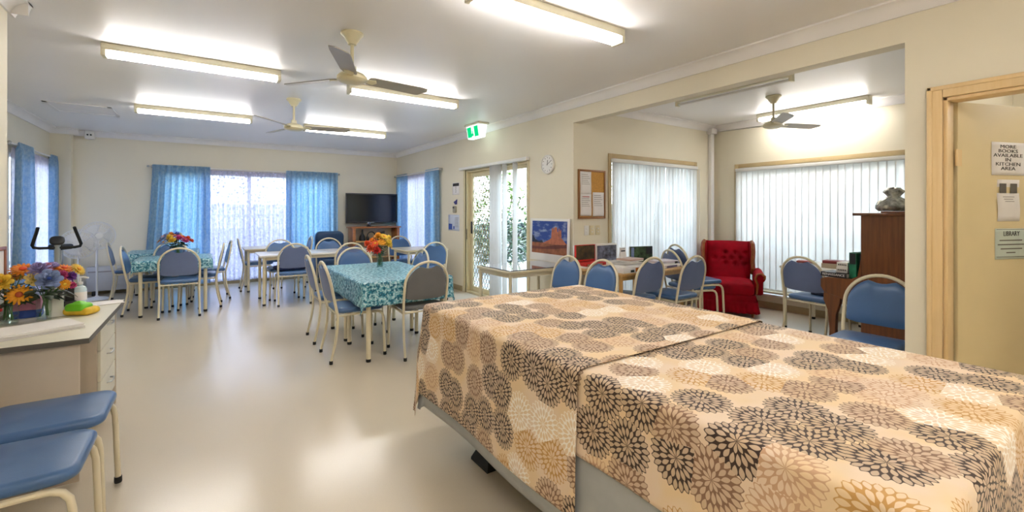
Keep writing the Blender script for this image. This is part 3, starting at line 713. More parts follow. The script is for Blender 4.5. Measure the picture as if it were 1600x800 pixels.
# ------------------------------------------------------------------ desk and what stands on it
DZ = .725
t = thing('office_desk', 'grey beige office desk with three drawers at the left wall', 'desk', (-.74, 3.59, 0))
MB().box(-.245, -.58, DZ-.026, .26, .59, DZ, .003).build('desk_top', [M['desktop']], t)
e = MB().box(.258, -.58, DZ-.027, .262, .59, DZ-.002)  .box(-.245, -.583, DZ-.027, .262, -.579, DZ-.002).build('edge_band', M['edge'], t)
MB().box(-.24, -.55, .012, .22, -.53, DZ-.026, .002).build('end_panel', M['desk'], t)
MB().box(-.24, .54, .012, .22, .56, DZ-.026, .002).build('end_panel', M['desk'], t)
MB().box(-.24, -.53, .25, -.225, .54, DZ-.026, .002).build('back_panel', M['desk'], t)
MB().box(-.225, .02, .13, .20, .54, DZ-.026, .003).build('pedestal', M['desk'], t)
for k in range(3):
    z0 = .14+.185*k; d = MB().box(.20, .03, z0, .216, .535, z0+.18, .003).build('drawer', M['desktop'], t)
    MB().tube([(.216, .22, z0+.12), (.236, .225, z0+.12), (.24, .28, z0+.118), (.236, .335, z0+.12), (.216, .34, z0+.12)], .005, 8).build('drawer_handle', M['silver'], d)

def petal_ring(mb, c, n, r0, r1, w, lift, T, mi=0, a0=0, cup=0):
    for k in range(n):
        a = a0+2*pi*k/n; Q = T @ Matrix.Rotation(a, 4, 'Z')
        vs = [(r0, -w*.35, lift*.2), (r0+(r1-r0)*.45, -w, lift*.7+cup*.5), (r1*.92, -w*.6, lift+cup), (r1, 0, lift+cup*1.1), (r1*.92, w*.6, lift+cup), (r0+(r1-r0)*.45, w, lift*.7+cup*.5), (r0, w*.35, lift*.2), (r0+(r1-r0)*.5, 0, lift*.55+cup*.3-.002)]
        mb.add(vs, [(0, 1, 7), (1, 2, 7), (2, 3, 7), (3, 4, 7), (4, 5, 7), (5, 6, 7), (6, 0, 7)], mi, Q)
    return mb
def flower(par, c, rad, col, kind, nd, center='rust', name='flower_head'):
    z = Vector(nd).normalized(); T = Matrix.Translation(c) @ z.to_track_quat('Z', 'Y').to_matrix().to_4x4()
    b = MB()
    if kind == 'daisy':
        petal_ring(b, c, 16, rad*.2, rad, rad*.13, -.004, T); petal_ring(b, c, 14, rad*.2, rad*.8, rad*.13, .006, T, a0=.2)
        o = b.build(name, M['petal_'+col] if False else M[col], par, thick=.001, ang=80)
        MB().ell((0, 0, .004), (rad*.28, rad*.28, rad*.14), 12, 6, T=T).build('flower_center', M[center], o)
    elif kind == 'rose':
        for i, (n, rr, lf, cp) in enumerate(((7, 1, -.01, rad*.25), (6, .8, 0, rad*.45), (5, .58, .005, rad*.55), (4, .36, .008, rad*.6))):
            petal_ring(b, c, n, rad*.05, rad*rr, rad*.36*rr, lf, T, a0=i*.5, cup=cp)
        o = b.build(name, M[col], par, thick=.001, ang=80)
        MB().ell((0, 0, rad*.35), (rad*.16, rad*.16, rad*.2), 10, 6, T=T).build('flower_center', M[center], o)
    else:
        for i in range(4): petal_ring(b, c, 9, rad*.05, rad*(1-.2*i), rad*.2, .002+i*rad*.12, T, a0=i*.35, cup=rad*.12*i)
        o = b.build(name, M[col], par, thick=.001, ang=80)
    return o
def leaf(mb, p, d, L, w, droop=.3):
    d = Vector(d).normalized(); s = d.cross(Vector((0, 0, 1)))
    s = s.normalized() if s.length > .01 else Vector((1, 0, 0)); p = Vector(p); vs = []
    for k, ww in ((0, .1), (.3, .9), (.6, .9), (.85, .45), (1, .02)):
        q = p+d*L*k-Vector((0, 0, droop*L*k*k)); vs += [q-s*w*ww, q+Vector((0, 0, -.12*w)), q+s*w*ww]
    fs = []
    for k in range(4):
        o = k*3; fs += [(o, o+1, o+4, o+3), (o+1, o+2, o+5, o+4)]
    return mb.add(vs, fs)
def vase(label, loc, prof, water=.5, mat='vglass', group='glass vases of artificial flowers'):
    t = thing('glass_vase', label, 'vase', loc, 0, group)
    inner = [(r-.003, z) for r, z in prof[::-1] if z > .006] + [(0.001, .008)]
    MB().lathe(prof+inner, 28, caps=False).lathe([(.001, 0.0), (prof[0][0], 0)], 28, caps=False).build('glass_body', M[mat], t)
    zt = prof[-1][1]*water; w = [(r-.0045, min(max(z, .009), zt)) for r, z in prof if z <= zt+.03]
    MB().lathe(w, 24).build('water', M['water'], t); return t
def bouquet(label, loc, heads, nleaf, spread, base=.03, mouth=.12, leafm='darkleaf', lsize=.055, group='artificial flower bouquets', lz=(.1, .22)):
    t = thing('flower_bouquet', label, 'flowers', loc, 0, group)
    st = MB()
    for c, rad, col, kind, nd, *cc in heads:
        flower(t, c, rad, col, kind, nd, *(cc or ['rust']))
        a = random.uniform(0, 6.28); st.tube([(.02*cos(a), .02*sin(a), .012), (c[0]*.12, c[1]*.12, mouth), (c[0]*.7, c[1]*.7, mouth+(c[2]-mouth)*.6), Vector(c)-Vector(nd).normalized()*.008], .0022, 6)
    st.build('stems', M['stem'], t)
    lv = MB()
    for i in range(nleaf):
        a = random.uniform(0, 2*pi); r = spread*random.uniform(.1, .75); z = random.uniform(*lz)
        leaf(lv, (r*cos(a)*.6, r*sin(a)*.6, z), (cos(a+random.uniform(-.6, .6)), sin(a+random.uniform(-.6, .6)), random.uniform(-.3, .7)), lsize*random.uniform(.7, 1.4), lsize*.34)
    lf = lv.build('leaves', M[leafm], t, thick=.0006, ang=80); lf['kind'] = 'stuff'
    return t
cyl = lambda r, h: [(r*.92, 0), (r*.95, .006), (r, h*.3), (r*1.02, h*.75), (r*1.1, h)]
toc = (.45, -.8, .25)   # roughly towards the room
# yellow and orange gerbera vase (left) and lilac vase (right), blue one at the wall
vase('clear glass vase of yellow and orange flowers at the left edge of the desk', (-.905, 3.62, DZ), cyl(.042, .15))
bouquet('yellow and orange gerbera bouquet at the left edge of the desk', (-.905, 3.62, DZ+.012), [
    ((.055, -.06, .155), .058, 'amber', 'daisy', (.3, -1, .25), 'rust'), ((-.02, -.03, .225), .052, 'yellow', 'rose', (.1, -.9, .5), 'amber'), ((.10, .0, .228), .045, 'paleyellow', 'rose', (.4, -.8, .5), 'yellow'),
    ((.045, .05, .285), .062, 'orange', 'daisy', (.1, -.5, .9), 'deeporange'), ((-.08, -.05, .18), .045, 'rust', 'mum', (-.2, -.9, .3)), ((-.03, -.10, .085), .034, 'redflower', 'rose', (.0, -1, .1)),
    ((-.09, .03, .26), .05, 'yellow', 'daisy', (-.4, -.6, .7), 'amber'), ((.13, .08, .28), .04, 'pinkflower', 'mum', (.4, -.4, .8)), ((.0, .1, .24), .05, 'amber', 'daisy', (0, .5, .8)), ((-.10, .09, .2), .05, 'orange', 'daisy', (-.7, .4, .5))], 34, .16, lz=(.1, .2))
vase('slim clear glass vase of lilac and blue flowers on the desk', (-.77, 3.64, DZ), cyl(.033, .165))
bouquet('lilac, blue and magenta bouquet in the slim desk vase', (-.77, 3.64, DZ+.012), [
    ((.03, -.05, .225), .062, 'blueflower', 'rose', (.3, -1, .45), 'cobalt'), ((-.02, .0, .275), .058, 'lilac', 'mum', (-.1, -.7, .8)), ((.065, .03, .235), .040, 'magenta', 'mum', (.5, -.8, .4)), ((.10, .05, .225), .036, 'purple', 'mum', (.7, -.6, .3)),
    ((.085, .0, .185), .034, 'amber', 'daisy', (.5, -.9, .1), 'yellow'), ((.07, .07, .275), .05, 'orange', 'daisy', (.3, -.3, 1), 'deeporange'), ((.13, .09, .262), .045, 'yellow', 'daisy', (.8, -.3, .6), 'amber'), ((-.07, .05, .28), .045, 'lilac', 'daisy', (-.4, -.3, .9), 'purple'),
    ((.02, .08, .27), .05, 'lilac', 'mum', (0, .5, .9)), ((.115, .02, .175), .022, 'magenta', 'rose', (.6, -.8, 0))], 46, .17, leafm='darkleaf', lsize=.062, lz=(.11, .2))

def paperstack(label, c, w, h, rz, n, dz=.0035, group=None, cat='papers'):
    t = thing('paper_stack', label, cat, (c[0], c[1], DZ), rz, group); random.seed(n*7)
    for i in range(n):
        a = random.uniform(-.05, .05); T = Matrix.Translation((random.uniform(-.01, .01), random.uniform(-.01, .01), dz*(i+.5))) @ Matrix.Rotation(a, 4, 'Z')
        MB().box(-w/2, -h/2, -dz*.45, w/2, h/2, dz*.45, 0, T=T).build('sheet', M['paper'], t)
    return t
paperstack('untidy stack of white papers at the front of the desk', (-.78, 3.29, DZ), .42, .24, .42, 5, .005)
paperstack('few white sheets lying on the far corner of the desk', (-.585, 4.07, DZ), .21, .15, .35, 2, .002)
t = thing('sponge_packet', 'bright green and yellow packet lying on the desk', 'packet', (-.625, 3.72, DZ), -.5)
MB().pad(rrect(-.075, -.05, .075, .05, .02), .0, .046, .018, crown=.012).build('yellow_wrapper', M['yellow'], t)
MB().pad(rrect(-.062, -.054, .05, .03, .02), .02, .072, .02, crown=.012).build('green_sponge', pm('lime_green', '#77d32a', .45, .1), t)
t = thing('pump_bottle', 'clear pump bottle of hand sanitiser at the back of the desk', 'bottle', (-.70, 4.12, DZ))
MB().lathe([(.03, 0), (.034, .006), (.034, .10), (.028, .118), (.014, .126), (.014, .136)], 22).build('bottle_body', pm('pale_blue_liquid', '#cfe3ea', .12, .03, spec=.7), t)
MB().lathe([(.016, .134), (.016, .15), (.006, .152), (.006, .178)], 16).tube([(-.004, 0, .18), (.018, -.006, .182), (.044, -.014, .176)], .006, 8).build('pump', M['white'], t)
MB().lathe([(.0344, .03), (.0346, .031), (.0346, .085), (.0344, .086)], 22, caps=False).build('bottle_label', M['paper'], t)
t = thing('white_box', 'small white upright box behind the slim vase on the desk', 'box', (-.745, 3.735, DZ), .35)
MB().box(-.034, -.03, 0, .034, .03, .17, .004).build('carton', M['white'], t); MB().box(-.028, -.0312, .12, .028, -.0302, .15).build('printed_panel', M['greyink'], t)
t = thing('cordless_phone', 'black handset standing at the back of the desk between box and bottle', 'phone', (-.745, 4.09, DZ), .2)
MB().box(-.035, -.03, 0, .035, .04, .035, .01).build('cradle', M['dgrey'], t); MB().box(-.024, -.012, .03, .024, .014, .16, .009, T=Tm((0, 0, 0), R(-8))).build('handset', M['black'], t)
t = thing('tissue_box', 'pink and blue patterned tissue box between the two vases', 'box', (-.875, 3.82, DZ), .1)
MB().box(-.06, -.06, 0, .06, .06, .045, .004).build('lower_half', M['cobalt'], t); MB().box(-.06, -.06, .045, .06, .06, .11, .004).build('upper_half', M['pinkflower'], t)
MB().grid(lambda u, v: ((u-.5)*.05, .01*sin(u*7), .11+.05*v+.01*sin(u*5)), 8, 4).build('tissue', M['paper'], t, thick=.001)
t = thing('picture_frame', 'red framed picture leaning on the near left wall above the desk flowers', 'picture frame', (-.975, 3.73, DZ), 0)
ring(MB(), 'x', -.008, .016, -.12, .12, 0, .42, .022).build('frame', M['redwood'], t); MB().box(-.004, -.10, .02, .0, .10, .40).build('picture', M['paper'], t)

# flowers on the tables
vase('small blue tinted glass vase on the front teal table', (1.62, 5.02, .7245), [(.032, 0), (.034, .01), (.036, .09), (.044, .15)], .5, 'water')
hd = []
for c, rad, col, kind in (((-.12, -.05, .20), .05, 'deeporange', 'mum'), ((-.06, -.08, .18), .05, 'redflower', 'mum'), ((-.13, .02, .25), .045, 'deeporange', 'mum'), ((-.07, -.05, .26), .05, 'deeporange', 'daisy'), ((.0, -.07, .27), .05, 'amber', 'daisy'), ((.07, -.06, .25), .055, 'yellow', 'mum'),
                          ((.04, -.03, .33), .055, 'yellow', 'daisy'), ((-.02, .0, .33), .05, 'amber', 'mum'), ((.1, .0, .22), .05, 'amber', 'mum'), ((.1, .03, .3), .05, 'yellow', 'mum'), ((.02, .07, .3), .05, 'orange', 'daisy'), ((-.06, .07, .27), .05, 'orange', 'mum'), ((.05, .09, .24), .05, 'yellow', 'daisy')):
    hd.append((c, rad*1.12, col, kind, (c[0]*4, c[1]*4-.25, .6), 'amber'))
bouquet('orange and yellow bouquet in the vase on the front teal table', (1.62, 5.02, .7345), hd, 40, .13, leafm='leaf', lsize=.05, lz=(.12, .24))
vase('low glass vase on the rear teal table, below mixed flowers', (-.33, 7.92, .7245), [(.04, 0), (.05, .02), (.055, .06), (.05, .09)], .5)
hd = []
for i in range(22):
    a = i*2.4; r = .19*sqrt((i+.5)/22); c = (r*cos(a)-.04, r*sin(a)*.8, .29-.12*(r/.2)**2)
    hd.append((c, .052, ('cobalt', 'orange', 'magenta', 'paleyellow', 'blueflower', 'deeporange', 'purple', 'yellow')[i % 8], ('rose', 'mum', 'daisy')[i % 3], (c[0]*5, c[1]*5, 1), 'amber'))
bouquet('low mixed bouquet of blue, orange and purple flowers on the rear teal table', (-.33, 7.92, .7345), hd, 40, .2, mouth=.08, leafm='darkleaf', lsize=.07, lz=(.09, .22))
t = thing('seat_cushion', 'dark blue patterned cushion on a chair at the long white table', 'cushion', (1.05, 7.36, .49))
MB().pad(rrect(-.235, -.16, .19, .17, .06), 0, .055, .026, crown=.02).build('cushion', pm('navy_print', '#2e3d74', .8, .35, 34), t)

# ------------------------------------------------------------------ back of the room
t = thing('navy_armchair', 'navy vinyl high back armchair against the far blue curtain', 'armchair', (2.04, 9.25, 0), pi)
MB().pad(rrect(-.27, -.3, .27, .3, .06), .30, .46, .04, crown=.02).build('seat', M['navy'], t)
MB().pad(rrect(-.27, -.35, .27, .29, .1), -.07, .07, .035, T=Tm((0, -.27, .66), R(80))).build('backrest', M['navy'], t)
for s in (-1, 1):
    MB().box(s*.31-.045, -.28, .1, s*.31+.045, .28, .60, .03).build('armrest', M['navy'], t)
    for y in (-.25, .25): MB().cyl((s*.28, y, 0), (s*.28, y, .12), .02).build('leg', M['black'], t)
MB().box(-.27, -.28, .1, .27, .28, .32, .02).build('base', M['navy'], t)
t = thing('television', 'large black flat television mounted on the back wall in the right corner', 'television', (2.945, 9.66, 1.415), 0)
ring(MB(), 'y', -.03, .04, -.55, .55, -.315, .315, .028).box(-.54, -.01, -.30, .54, .03, .30, .01).build('casing', M['dgrey'], t)
MB().box(-.525, -.022, -.285, .525, -.012, .29).build('screen', M['screen'], t)
MB().box(-.2, .03, -.15, .2, .219, .15, .01).build('wall_bracket', M['black'], t)
MB().box(-.04, -.034, -.307, .04, -.030, -.297).build('maker_badge', M['silver'], t)
t = thing('television_cabinet', 'open orange timber shelf unit below the television', 'shelf unit', (2.94, 9.50, 0))
MB().box(-.52, -.2, 1.00, .52, .2, 1.03, .004).build('top_shelf', M['oak'], t); MB().box(-.49, -.19, .715, .49, .19, .74, .004).build('middle_shelf', M['gold'], t); MB().box(-.49, -.19, .38, .49, .19, .405, .004).build('lower_shelf', M['gold'], t)
for s in (-1, 1): MB().box(s*.46-.03, -.19, 0, s*.46+.03, .19, 1.0, .004).build('side_panel', M['oak'], t)
MB().box(-.43, .16, .02, .43, .18, 1.0).build('back_panel', M['beigelam'], t)
t = thing('black_bottle', 'tall dark bottle shaped ornament at the left on the television shelf', 'ornament', (2.67, 9.42, .741)); MB().lathe([(.06, 0), (.065, .02), (.055, .09), (.025, .14), (.016, .22), (.018, .23)], 20).build('body', M['black'], t)
t = thing('headphones', 'black arched headphones standing on the television shelf', 'headphones', (2.85, 9.40, .741)); MB().tube([(-.08, 0, .04)]+[(.08*cos(pi-pi*i/10), 0, .10+.08*sin(pi-pi*i/10)) for i in range(11)]+[(.08, 0, .04)], .012, 8).build('headband', M['black'], t)
for s in (-1, 1): MB().cyl((s*.10, 0, .045), (s*.055, 0, .045), .044, n=18).build('ear_cup', M['dgrey'], t)
t = thing('desk_speaker', 'small black wedge speaker on the television shelf', 'speaker', (3.06, 9.40, .741)); MB().add([(-.07, -.06, 0), (.07, -.06, 0), (.07, .06, 0), (-.07, .06, 0), (-.03, -.01, .17), (.07, -.01, .19), (.07, .06, .19), (-.03, .06, .17)], [(0, 1, 2, 3), (4, 5, 6, 7), (0, 1, 5, 4), (1, 2, 6, 5), (2, 3, 7, 6), (3, 0, 4, 7)]).build('body', M['black'], t, smooth=False)
MB().cyl((.02, -.05, .07), (.02, -.058, .065), .035, n=18).build('speaker_cone', M['dgrey'], t)
t = thing('webcam', 'silver topped webcam standing on the timber shelf under the television', 'camera', (2.80, 9.40, 1.031)); MB().lathe([(.05, 0), (.045, .02), (.02, .03), (.02, .04)], 18).build('stand', M['black'], t); MB().ell((0, 0, .065), (.035, .035, .035), 16, 10).build('ball', M['silver'], t); MB().cyl((0, -.03, .065), (0, -.037, .065), .015, n=14).build('lens', M['black'], t)

def pedestal_fan(label, x, y, rz, h, tilt=0):
    t = thing('pedestal_fan', label, 'fan', (x, y, 0), rz, 'white pedestal fans in the corner')
    MB().lathe([(.16, 0), (.16, .012), (.12, .03), (.03, .045), (.022, .06)], 28).build('base', M['white'], t)
    MB().cyl((0, 0, .05), (0, 0, h-.1), .013, n=12).cyl((0, 0, .5), (0, 0, .54), .02, n=12).build('pole', M['white'], t)
    T = Tm((0, 0, h), R(tilt))
    MB().lathe([(.03, -.12), (.05, -.10), (.055, -.03), (.045, .0)], 18, T=T @ Matrix.Rotation(pi/2, 4, 'X')).box(-.03, .0, -.12, .03, .08, -.03, .01, T=T).build('motor', M['white'], t)
    cg = MB(); C = T @ Matrix.Rotation(pi/2, 4, 'X')     # cage axis along -y
    def rr(r, z, w=.002): cg.tube([(r*cos(2*pi*k/30), r*sin(2*pi*k/30), z) for k in range(30)], w, 5, True, T=C)
    for r, z in ((.21, .06), (.205, .045), (.19, .02), (.19, .105), (.13, .115), (.13, .01), (.055, .12)): rr(r, z, .004 if r > .2 else .002)
    for k in range(36):
        a = 2*pi*k/36; cg.tube([(.05*cos(a), .05*sin(a), .12), (.15*cos(a), .15*sin(a), .113), (.21*cos(a), .21*sin(a), .06), (.15*cos(a), .15*sin(a), .012), (.05*cos(a), .05*sin(a), 0)], .002, 4, T=C)
    cg.build('cage', M['white'], t)
    MB().lathe([(.05, .118), (.045, .128), (.01, .132)], 20, T=C).build('cage_badge', M['white'], t)
    for k in range(3):
        a = 2*pi*k/3
        MB().grid(lambda u, v: ((.03+.14*u)*cos(a+(v-.5)*1.5*(.6+.4*u)), (.03+.14*u)*sin(a+(v-.5)*1.5*(.6+.4*u)), .06+.03*(v-.5)), 6, 6, T=C).build('fan_blade', M['white'], t, thick=.002)
    return t
pedestal_fan('white pedestal fan before the bare corner wall, above the wall heater', -1.38, 9.22, .35, .98)
pedestal_fan('white pedestal fan just behind the exercise bike seat', -1.52, 8.86, .1, .88)
t = thing('wall_heater', 'low white panel heater standing at the back wall in the left corner', 'heater', (-1.24, 9.72, 0))
MB().box(-.33, -.07, .07, .33, .07, .46, .012).build('casing', pm('heater_grey', '#c2c1c0', .45, .03), t); MB().box(-.31, -.073, .37, .31, -.069, .39).build('outlet_slot', M['greyink'], t)
for s in (-.24, .24): MB().box(s-.02, -.11, 0, s+.02, .11, .075, .006).build('foot', M['dgrey'], t)

t = thing('exercise_bike', 'exercise bike with black handlebars in front of the left window', 'exercise bike', (-1.5, 7.7, 0), R(8))
gm_ = pm('bike_grey', '#9fa6aa', .35, .04)
for y in (-.45, .5): MB().cyl((-.26, y, .035), (.26, y, .035), .03, n=12).build('floor_bar', M['dgrey'], t)
MB().cyl((0, -.45, .06), (0, .5, .06), .03, n=12).build('frame_rail', gm_, t)
MB().cyl((0, -.16, .06), (0, -.22, 1.0), .028, n=14).build('handlebar_post', gm_, t)
MB().cyl((0, .24, .06), (.0, .30, .86), .026, n=14).build('seat_post', M['silver'], t)
MB().pad([(-.10, .12), (.10, .12), (.115, .05), (.05, -.06), (.022, -.14), (-.022, -.14), (-.05, -.06), (-.115, .05)], .86, .925, .02, T=Tm((0, .30, 0))).build('seat', M['black'], t)
MB().tube([(-.15, -.36, 1.16), (-.165, -.32, 1.10), (-.205, -.25, .955), (-.195, -.225, .925), (-.15, -.22, .915), (.15, -.22, .915), (.195, -.225, .925), (.205, -.25, .955), (.165, -.32, 1.10), (.15, -.36, 1.16)], .016, 10).build('handlebar', M['black'], t)
MB().pad(rrect(-.065, -.055, .065, .055, .045), 0, .05, .02, T=Tm((0, -.235, .99), R(62))).build('console', M['dgrey'], t)
MB().cyl((-.06, -.1, .33), (.06, -.1, .33), .24, n=32).build('flywheel_cover', M['dgrey'], t)
for s in (-1, 1):
    MB().cyl((s*.07, .02, .33), (s*.09, .02, .33), .02, n=10).box(min(s*.075, s*.09), .0, .33-(.17 if s > 0 else 0), max(s*.075, s*.09), .03, .33+(0 if s > 0 else .17), .004).build('crank', M['silver'], t)
    MB().box(min(s*.09, s*.19), -.03, .33-s*.17-.012, max(s*.09, s*.19), .06, .33-s*.17+.012, .006).build('pedal', M['black'], t)

# ------------------------------------------------------------------ right wall things
def onwall_x(x, y, z): return Matrix.Translation((x, y, z)) @ Matrix.Rotation(-pi/2, 4, 'Z') @ Matrix.Rotation(pi/2, 4, 'X')    # local x -> -Y (viewer's right), y up, z out of the wall (-X)
def onwall_y(x, y, z): return Matrix.Translation((x, y, z)) @ Matrix.Rotation(pi/2, 4, 'X')
t = thing('wall_clock', 'round white wall clock between the glass door and the alcove', 'clock', (0, 0, 0)); T = onwall_x(XR, 4.41, 1.94)
MB().lathe([(.118, 0), (.122, .01), (.12, .03), (.108, .036), (.104, .026), (.0001, .024)], 36, T=T).build('case', M['white'], t)
b = MB()
for k in range(12): b.box(-.003, .078, .0245, .003, .094, .0265, T=T @ Matrix.Rotation(R(30*k), 4, 'Z'))
b.build('hour_marks', M['ink'], t)
for a, L, w in ((-8, .055, .006), (-62, .08, .004)): MB().box(-w/2, -.012, .027, w/2, L, .029, T=T @ Matrix.Rotation(R(a), 4, 'Z')).build('clock_hand', M['black'], t)
T = onwall_x(XR-.001, 6.96, 1.74); t = sheet('wall_notice', 'white notice with a black header, topmost beside the sliding door', 'notice', T, .26, .21)
lines(t, T, [(-.115, .115, .045, .05)], 'ink', 'header_bar'); lines(t, T, [(-.03+.01*(i % 2), .03-.008*(i % 3), .025-.022*i, .008) for i in range(5)])
t = thing('key_hook', 'small purple tag hanging under the notice beside the sliding door', 'tag', (0, 0, 0)); T = onwall_x(XR, 6.97, 1.51); MB().prism([(-.06, .0), (.0, -.045), (.055, -.04), (.06, .045), (.03, .03)], 0, .012, T=T).build('tag', pm('deep_purple', '#2f2a75', .5), t)
t = thing('intercom_handset', 'grey handset on the wall beside the sliding door', 'intercom', (0, 0, 0)); T = onwall_x(XR, 6.98, 1.38); MB().pad(rrect(-.055, -.06, .055, .06, .02), 0, .03, .01, T=T).build('body', pm('warm_grey_plastic', '#a39a84', .45), t); MB().box(-.04, .02, .03, .01, .05, .034, T=T).build('speaker_grille', M['dgrey'], t)
T = onwall_x(XR-.001, 7.04, 1.15); t = sheet('wall_notice', 'pale blue poster with two small dark pictures, lowest beside the sliding door', 'notice', T, .42, .28); t.children[0].data.materials[0] = pm('pale_blue_paper', '#cfd6e6', .6, .04)
for q in ((-.2, -.06, -.12, .10), (-.02, .03, -.11, .05)): lines(t, T, [q], 'cobalt', 'printed_picture'); lines(t, T, [(.04, .18, .08-.025*i, .007) for i in range(7)])

leg_table('puzzle table with a shiny finished jigsaw on it, in front of the sliding door', 2.58, 3.83, 3.50, 4.52, .72, 'puzzle_table', 'beigelam', r=.02, inset=.04)
t = thing('finished_jigsaw', 'finished dark blue jigsaw lying under a clear sheet on the puzzle table', 'jigsaw puzzle', (3.04, 4.175, .721))
MB().box(-.41, -.29, 0, .41, .29, .004).build('picture', pm('jigsaw_print', '#59607f', .5, .4, 9), t); MB().box(-.43, -.31, .004, .43, .31, .008).build('clear_sheet', pm('glossy_sheet', '#6d7590', .06, .3, 9, coat=1, spec=.9), t)
# desert poster leaning on the wall
t = thing('desert_poster', 'white bordered desert butte picture leaning on the wall above the puzzle table', 'poster', (XR-.03, 4.37, .722))
T = Matrix.Rotation(-pi/2, 4, 'Z') @ Matrix.Rotation(pi/2, 4, 'X') @ Matrix.Rotation(R(-1.5), 4, 'X')
MB().box(-.385, 0, 0, .385, .535, .012, .002, T=T).build('mount', M['white'], t)
def sky_print():
    n = NT('printed_sky'); c = n.coord(); f = n.noise(5, 5, n.n('ShaderNodeMapping', {'Vector': c, 'Scale': (1, 1.2, 3)}).outputs[0])
    return n.done(n.n('ShaderNodeBsdfPrincipled', {'Base Color': n.mix(n.step(f, .50, .72), lin('#22408c'), lin('#a9b5cf')), 'Roughness': .35}).outputs[0])
pk = [sky_print(), pm('printed_sand', '#a8663f', .4, .25, 14), pm('printed_rock', '#c87650', .4, .2, 22), pm('printed_shade', '#7a4030', .4, .2, 14), pm('printed_scrub', '#1f2742', .4, .2, 20)]
b = MB().box(-.345, .095, .012, .345, .505, .0125, T=T)
b.box(-.345, .095, .0125, .345, .235, .013, 0, 1, T=T)
b.prism([(-.12, .225), (.02, .275), (.07, .315), (.24, .305), (.33, .235), (.30, .215)], .013, .0135, 2, T=T)
b.prism([(.05, .305), (.06, .415), (.085, .425), (.095, .385), (.11, .43), (.155, .432), (.165, .375), (.18, .37), (.19, .42), (.205, .415), (.21, .375), (.235, .41), (.245, .31)], .013, .014, 2, T=T)
b.prism([(-.345, .18), (-.1, .175), (.1, .21), (.33, .225), (.34, .19), (.1, .16), (-.345, .14)], .013, .0136, 3, T=T)
b.prism([(-.345, .23), (-.345, .33), (-.31, .31), (-.27, .265), (-.2, .25), (-.13, .26), (-.11, .23)], .013, .0137, 4, T=T)
b.build('printed_picture', pk, t)
# cork noticeboard, switches
t = thing('cork_noticeboard', 'brown framed cork noticeboard with white papers on the alcove wall', 'noticeboard', (3.86, YA, 1.555))
ring(MB(), 'y', -.022, .022, -.225, .225, -.295, .295, .024).build('frame', wood('board_frame', '#7a4a1c', '#9a6428', .5), t); MB().box(-.205, -.012, -.275, .205, 0, .275).build('cork_panel', M['cork'], t)
for i, (x, z, w, h, lab) in enumerate(((-.105, .135, .18, .27, 'curled sheet pinned highest'), (-.105, -.13, .18, .26, 'sheet with a red heading below'), (.10, -.12, .19, .29, 'sheet pinned at the lower right'))):
    T = onwall_y(3.86+x, YA-.0165-.002*i, 1.555+z); s_ = sheet('pinned_paper', 'white printed ' + lab + ' on the cork noticeboard', 'paper', T, w, h, curl=.002, group='papers on the cork noticeboard')
    lines(s_, T, [(-w*.38, w*(.2+.08*((k*7) % 3)), h*.36-k*h*.085, .006) for k in range(9)])
    if i == 1: lines(s_, T, [(-w*.3, w*.3, h*.36, .009)], 'redflower', 'heading')
for i, x in enumerate((3.775, 3.865, 3.965)):
    t = thing('light_switch', ('first of three cream wall switches under the cork noticeboard, nearest the opening', 'second of three cream wall switches under the cork noticeboard, between two others', 'last of three cream wall switches under the cork noticeboard, nearest the blind')[i], 'switch', (x, YA, 1.12), 0, 'wall switches under the noticeboard')
    MB().box(-.036, -.009, -.058, .036, 0, .058, .004).build('plate', M['creamframe'] if i else M['white'], t)
    for z in (-.02, .02): MB().box(-.01, -.014, z-.008, .01, -.009, z+.008, .002).build('rocker', M['white'], t)

# ------------------------------------------------------------------ alcove
leg_table('timber edged table loaded with puzzle boxes under the alcove window', 3.40, 3.06, 4.50, 3.84, .72, 'puzzle_table', 'gold', r=.021, inset=.05, legm='gold')
def gamebox(label, loc, w, d, h, rz, body, pics=(), group='puzzle boxes on the alcove table', name='puzzle_box', upright=False, lean=0):
    t = thing(name, label, 'box', loc, rz, group); T = Matrix.Rotation(lean, 4, 'X')
    if upright:
        MB().box(-w/2, 0, 0, w/2, d*.48, h, .002, T=T).build('box_base', M['white'], t); MB().box(-w/2-.002, -d*.5, -.0, w/2+.002, 0, h+.002, .002, T=T).build('box_lid', body, t)
        for x0, z0, x1, z1, m in pics: MB().box(x0, -d*.5-.0015, z0, x1, -d*.5-.0005, z1, T=T).build('cover_picture', m, t)
    else:
        MB().box(-w/2, -d/2, 0, w/2, d/2, h*.45, .002).build('box_base', M['white'], t); MB().box(-w/2-.002, -d/2-.002, h*.4, w/2+.002, d/2+.002, h, .002).build('box_lid', body, t)
        for x0, z0, x1, z1, m in pics: MB().box(x0, -d/2-.0035, z0, x1, -d/2-.0022, z1).build('cover_picture', m, t)
    return t
A = pm('print_autumn', '#5a4a24', .4, .5, 16); B = pm('print_mountain', '#7f86a0', .4, .45, 20); Gd = pm('print_garden', '#4f6a4a', .4, .45, 22); Rd = M['redflower']
AZ = .7205
gamebox('puzzle box with an autumn landscape, standing behind the second alcove chair', (3.60, 3.80, AZ+.057), .30, .05, .185, 0, Rd, [(-.145, .02, .14, .18, A)], upright=True)
gamebox('puzzle box with a snowy mountain picture, standing left of the blind', (3.93, 3.79, AZ+.04), .34, .05, .205, 0, M['white'], [(-.155, .005, .165, .185, B)], upright=True)
gamebox('flat red puzzle box lying under the autumn landscape box', (3.59, 3.72, AZ), .32, .24, .055, .04, Rd, [(-.14, .02, .1, .045, pm('print_pale', '#d8b9a0', .5, .3, 20))])
gamebox('flat white puzzle box under the snowy mountain box', (3.95, 3.75, AZ), .34, .18, .038, 0, M['paper'])
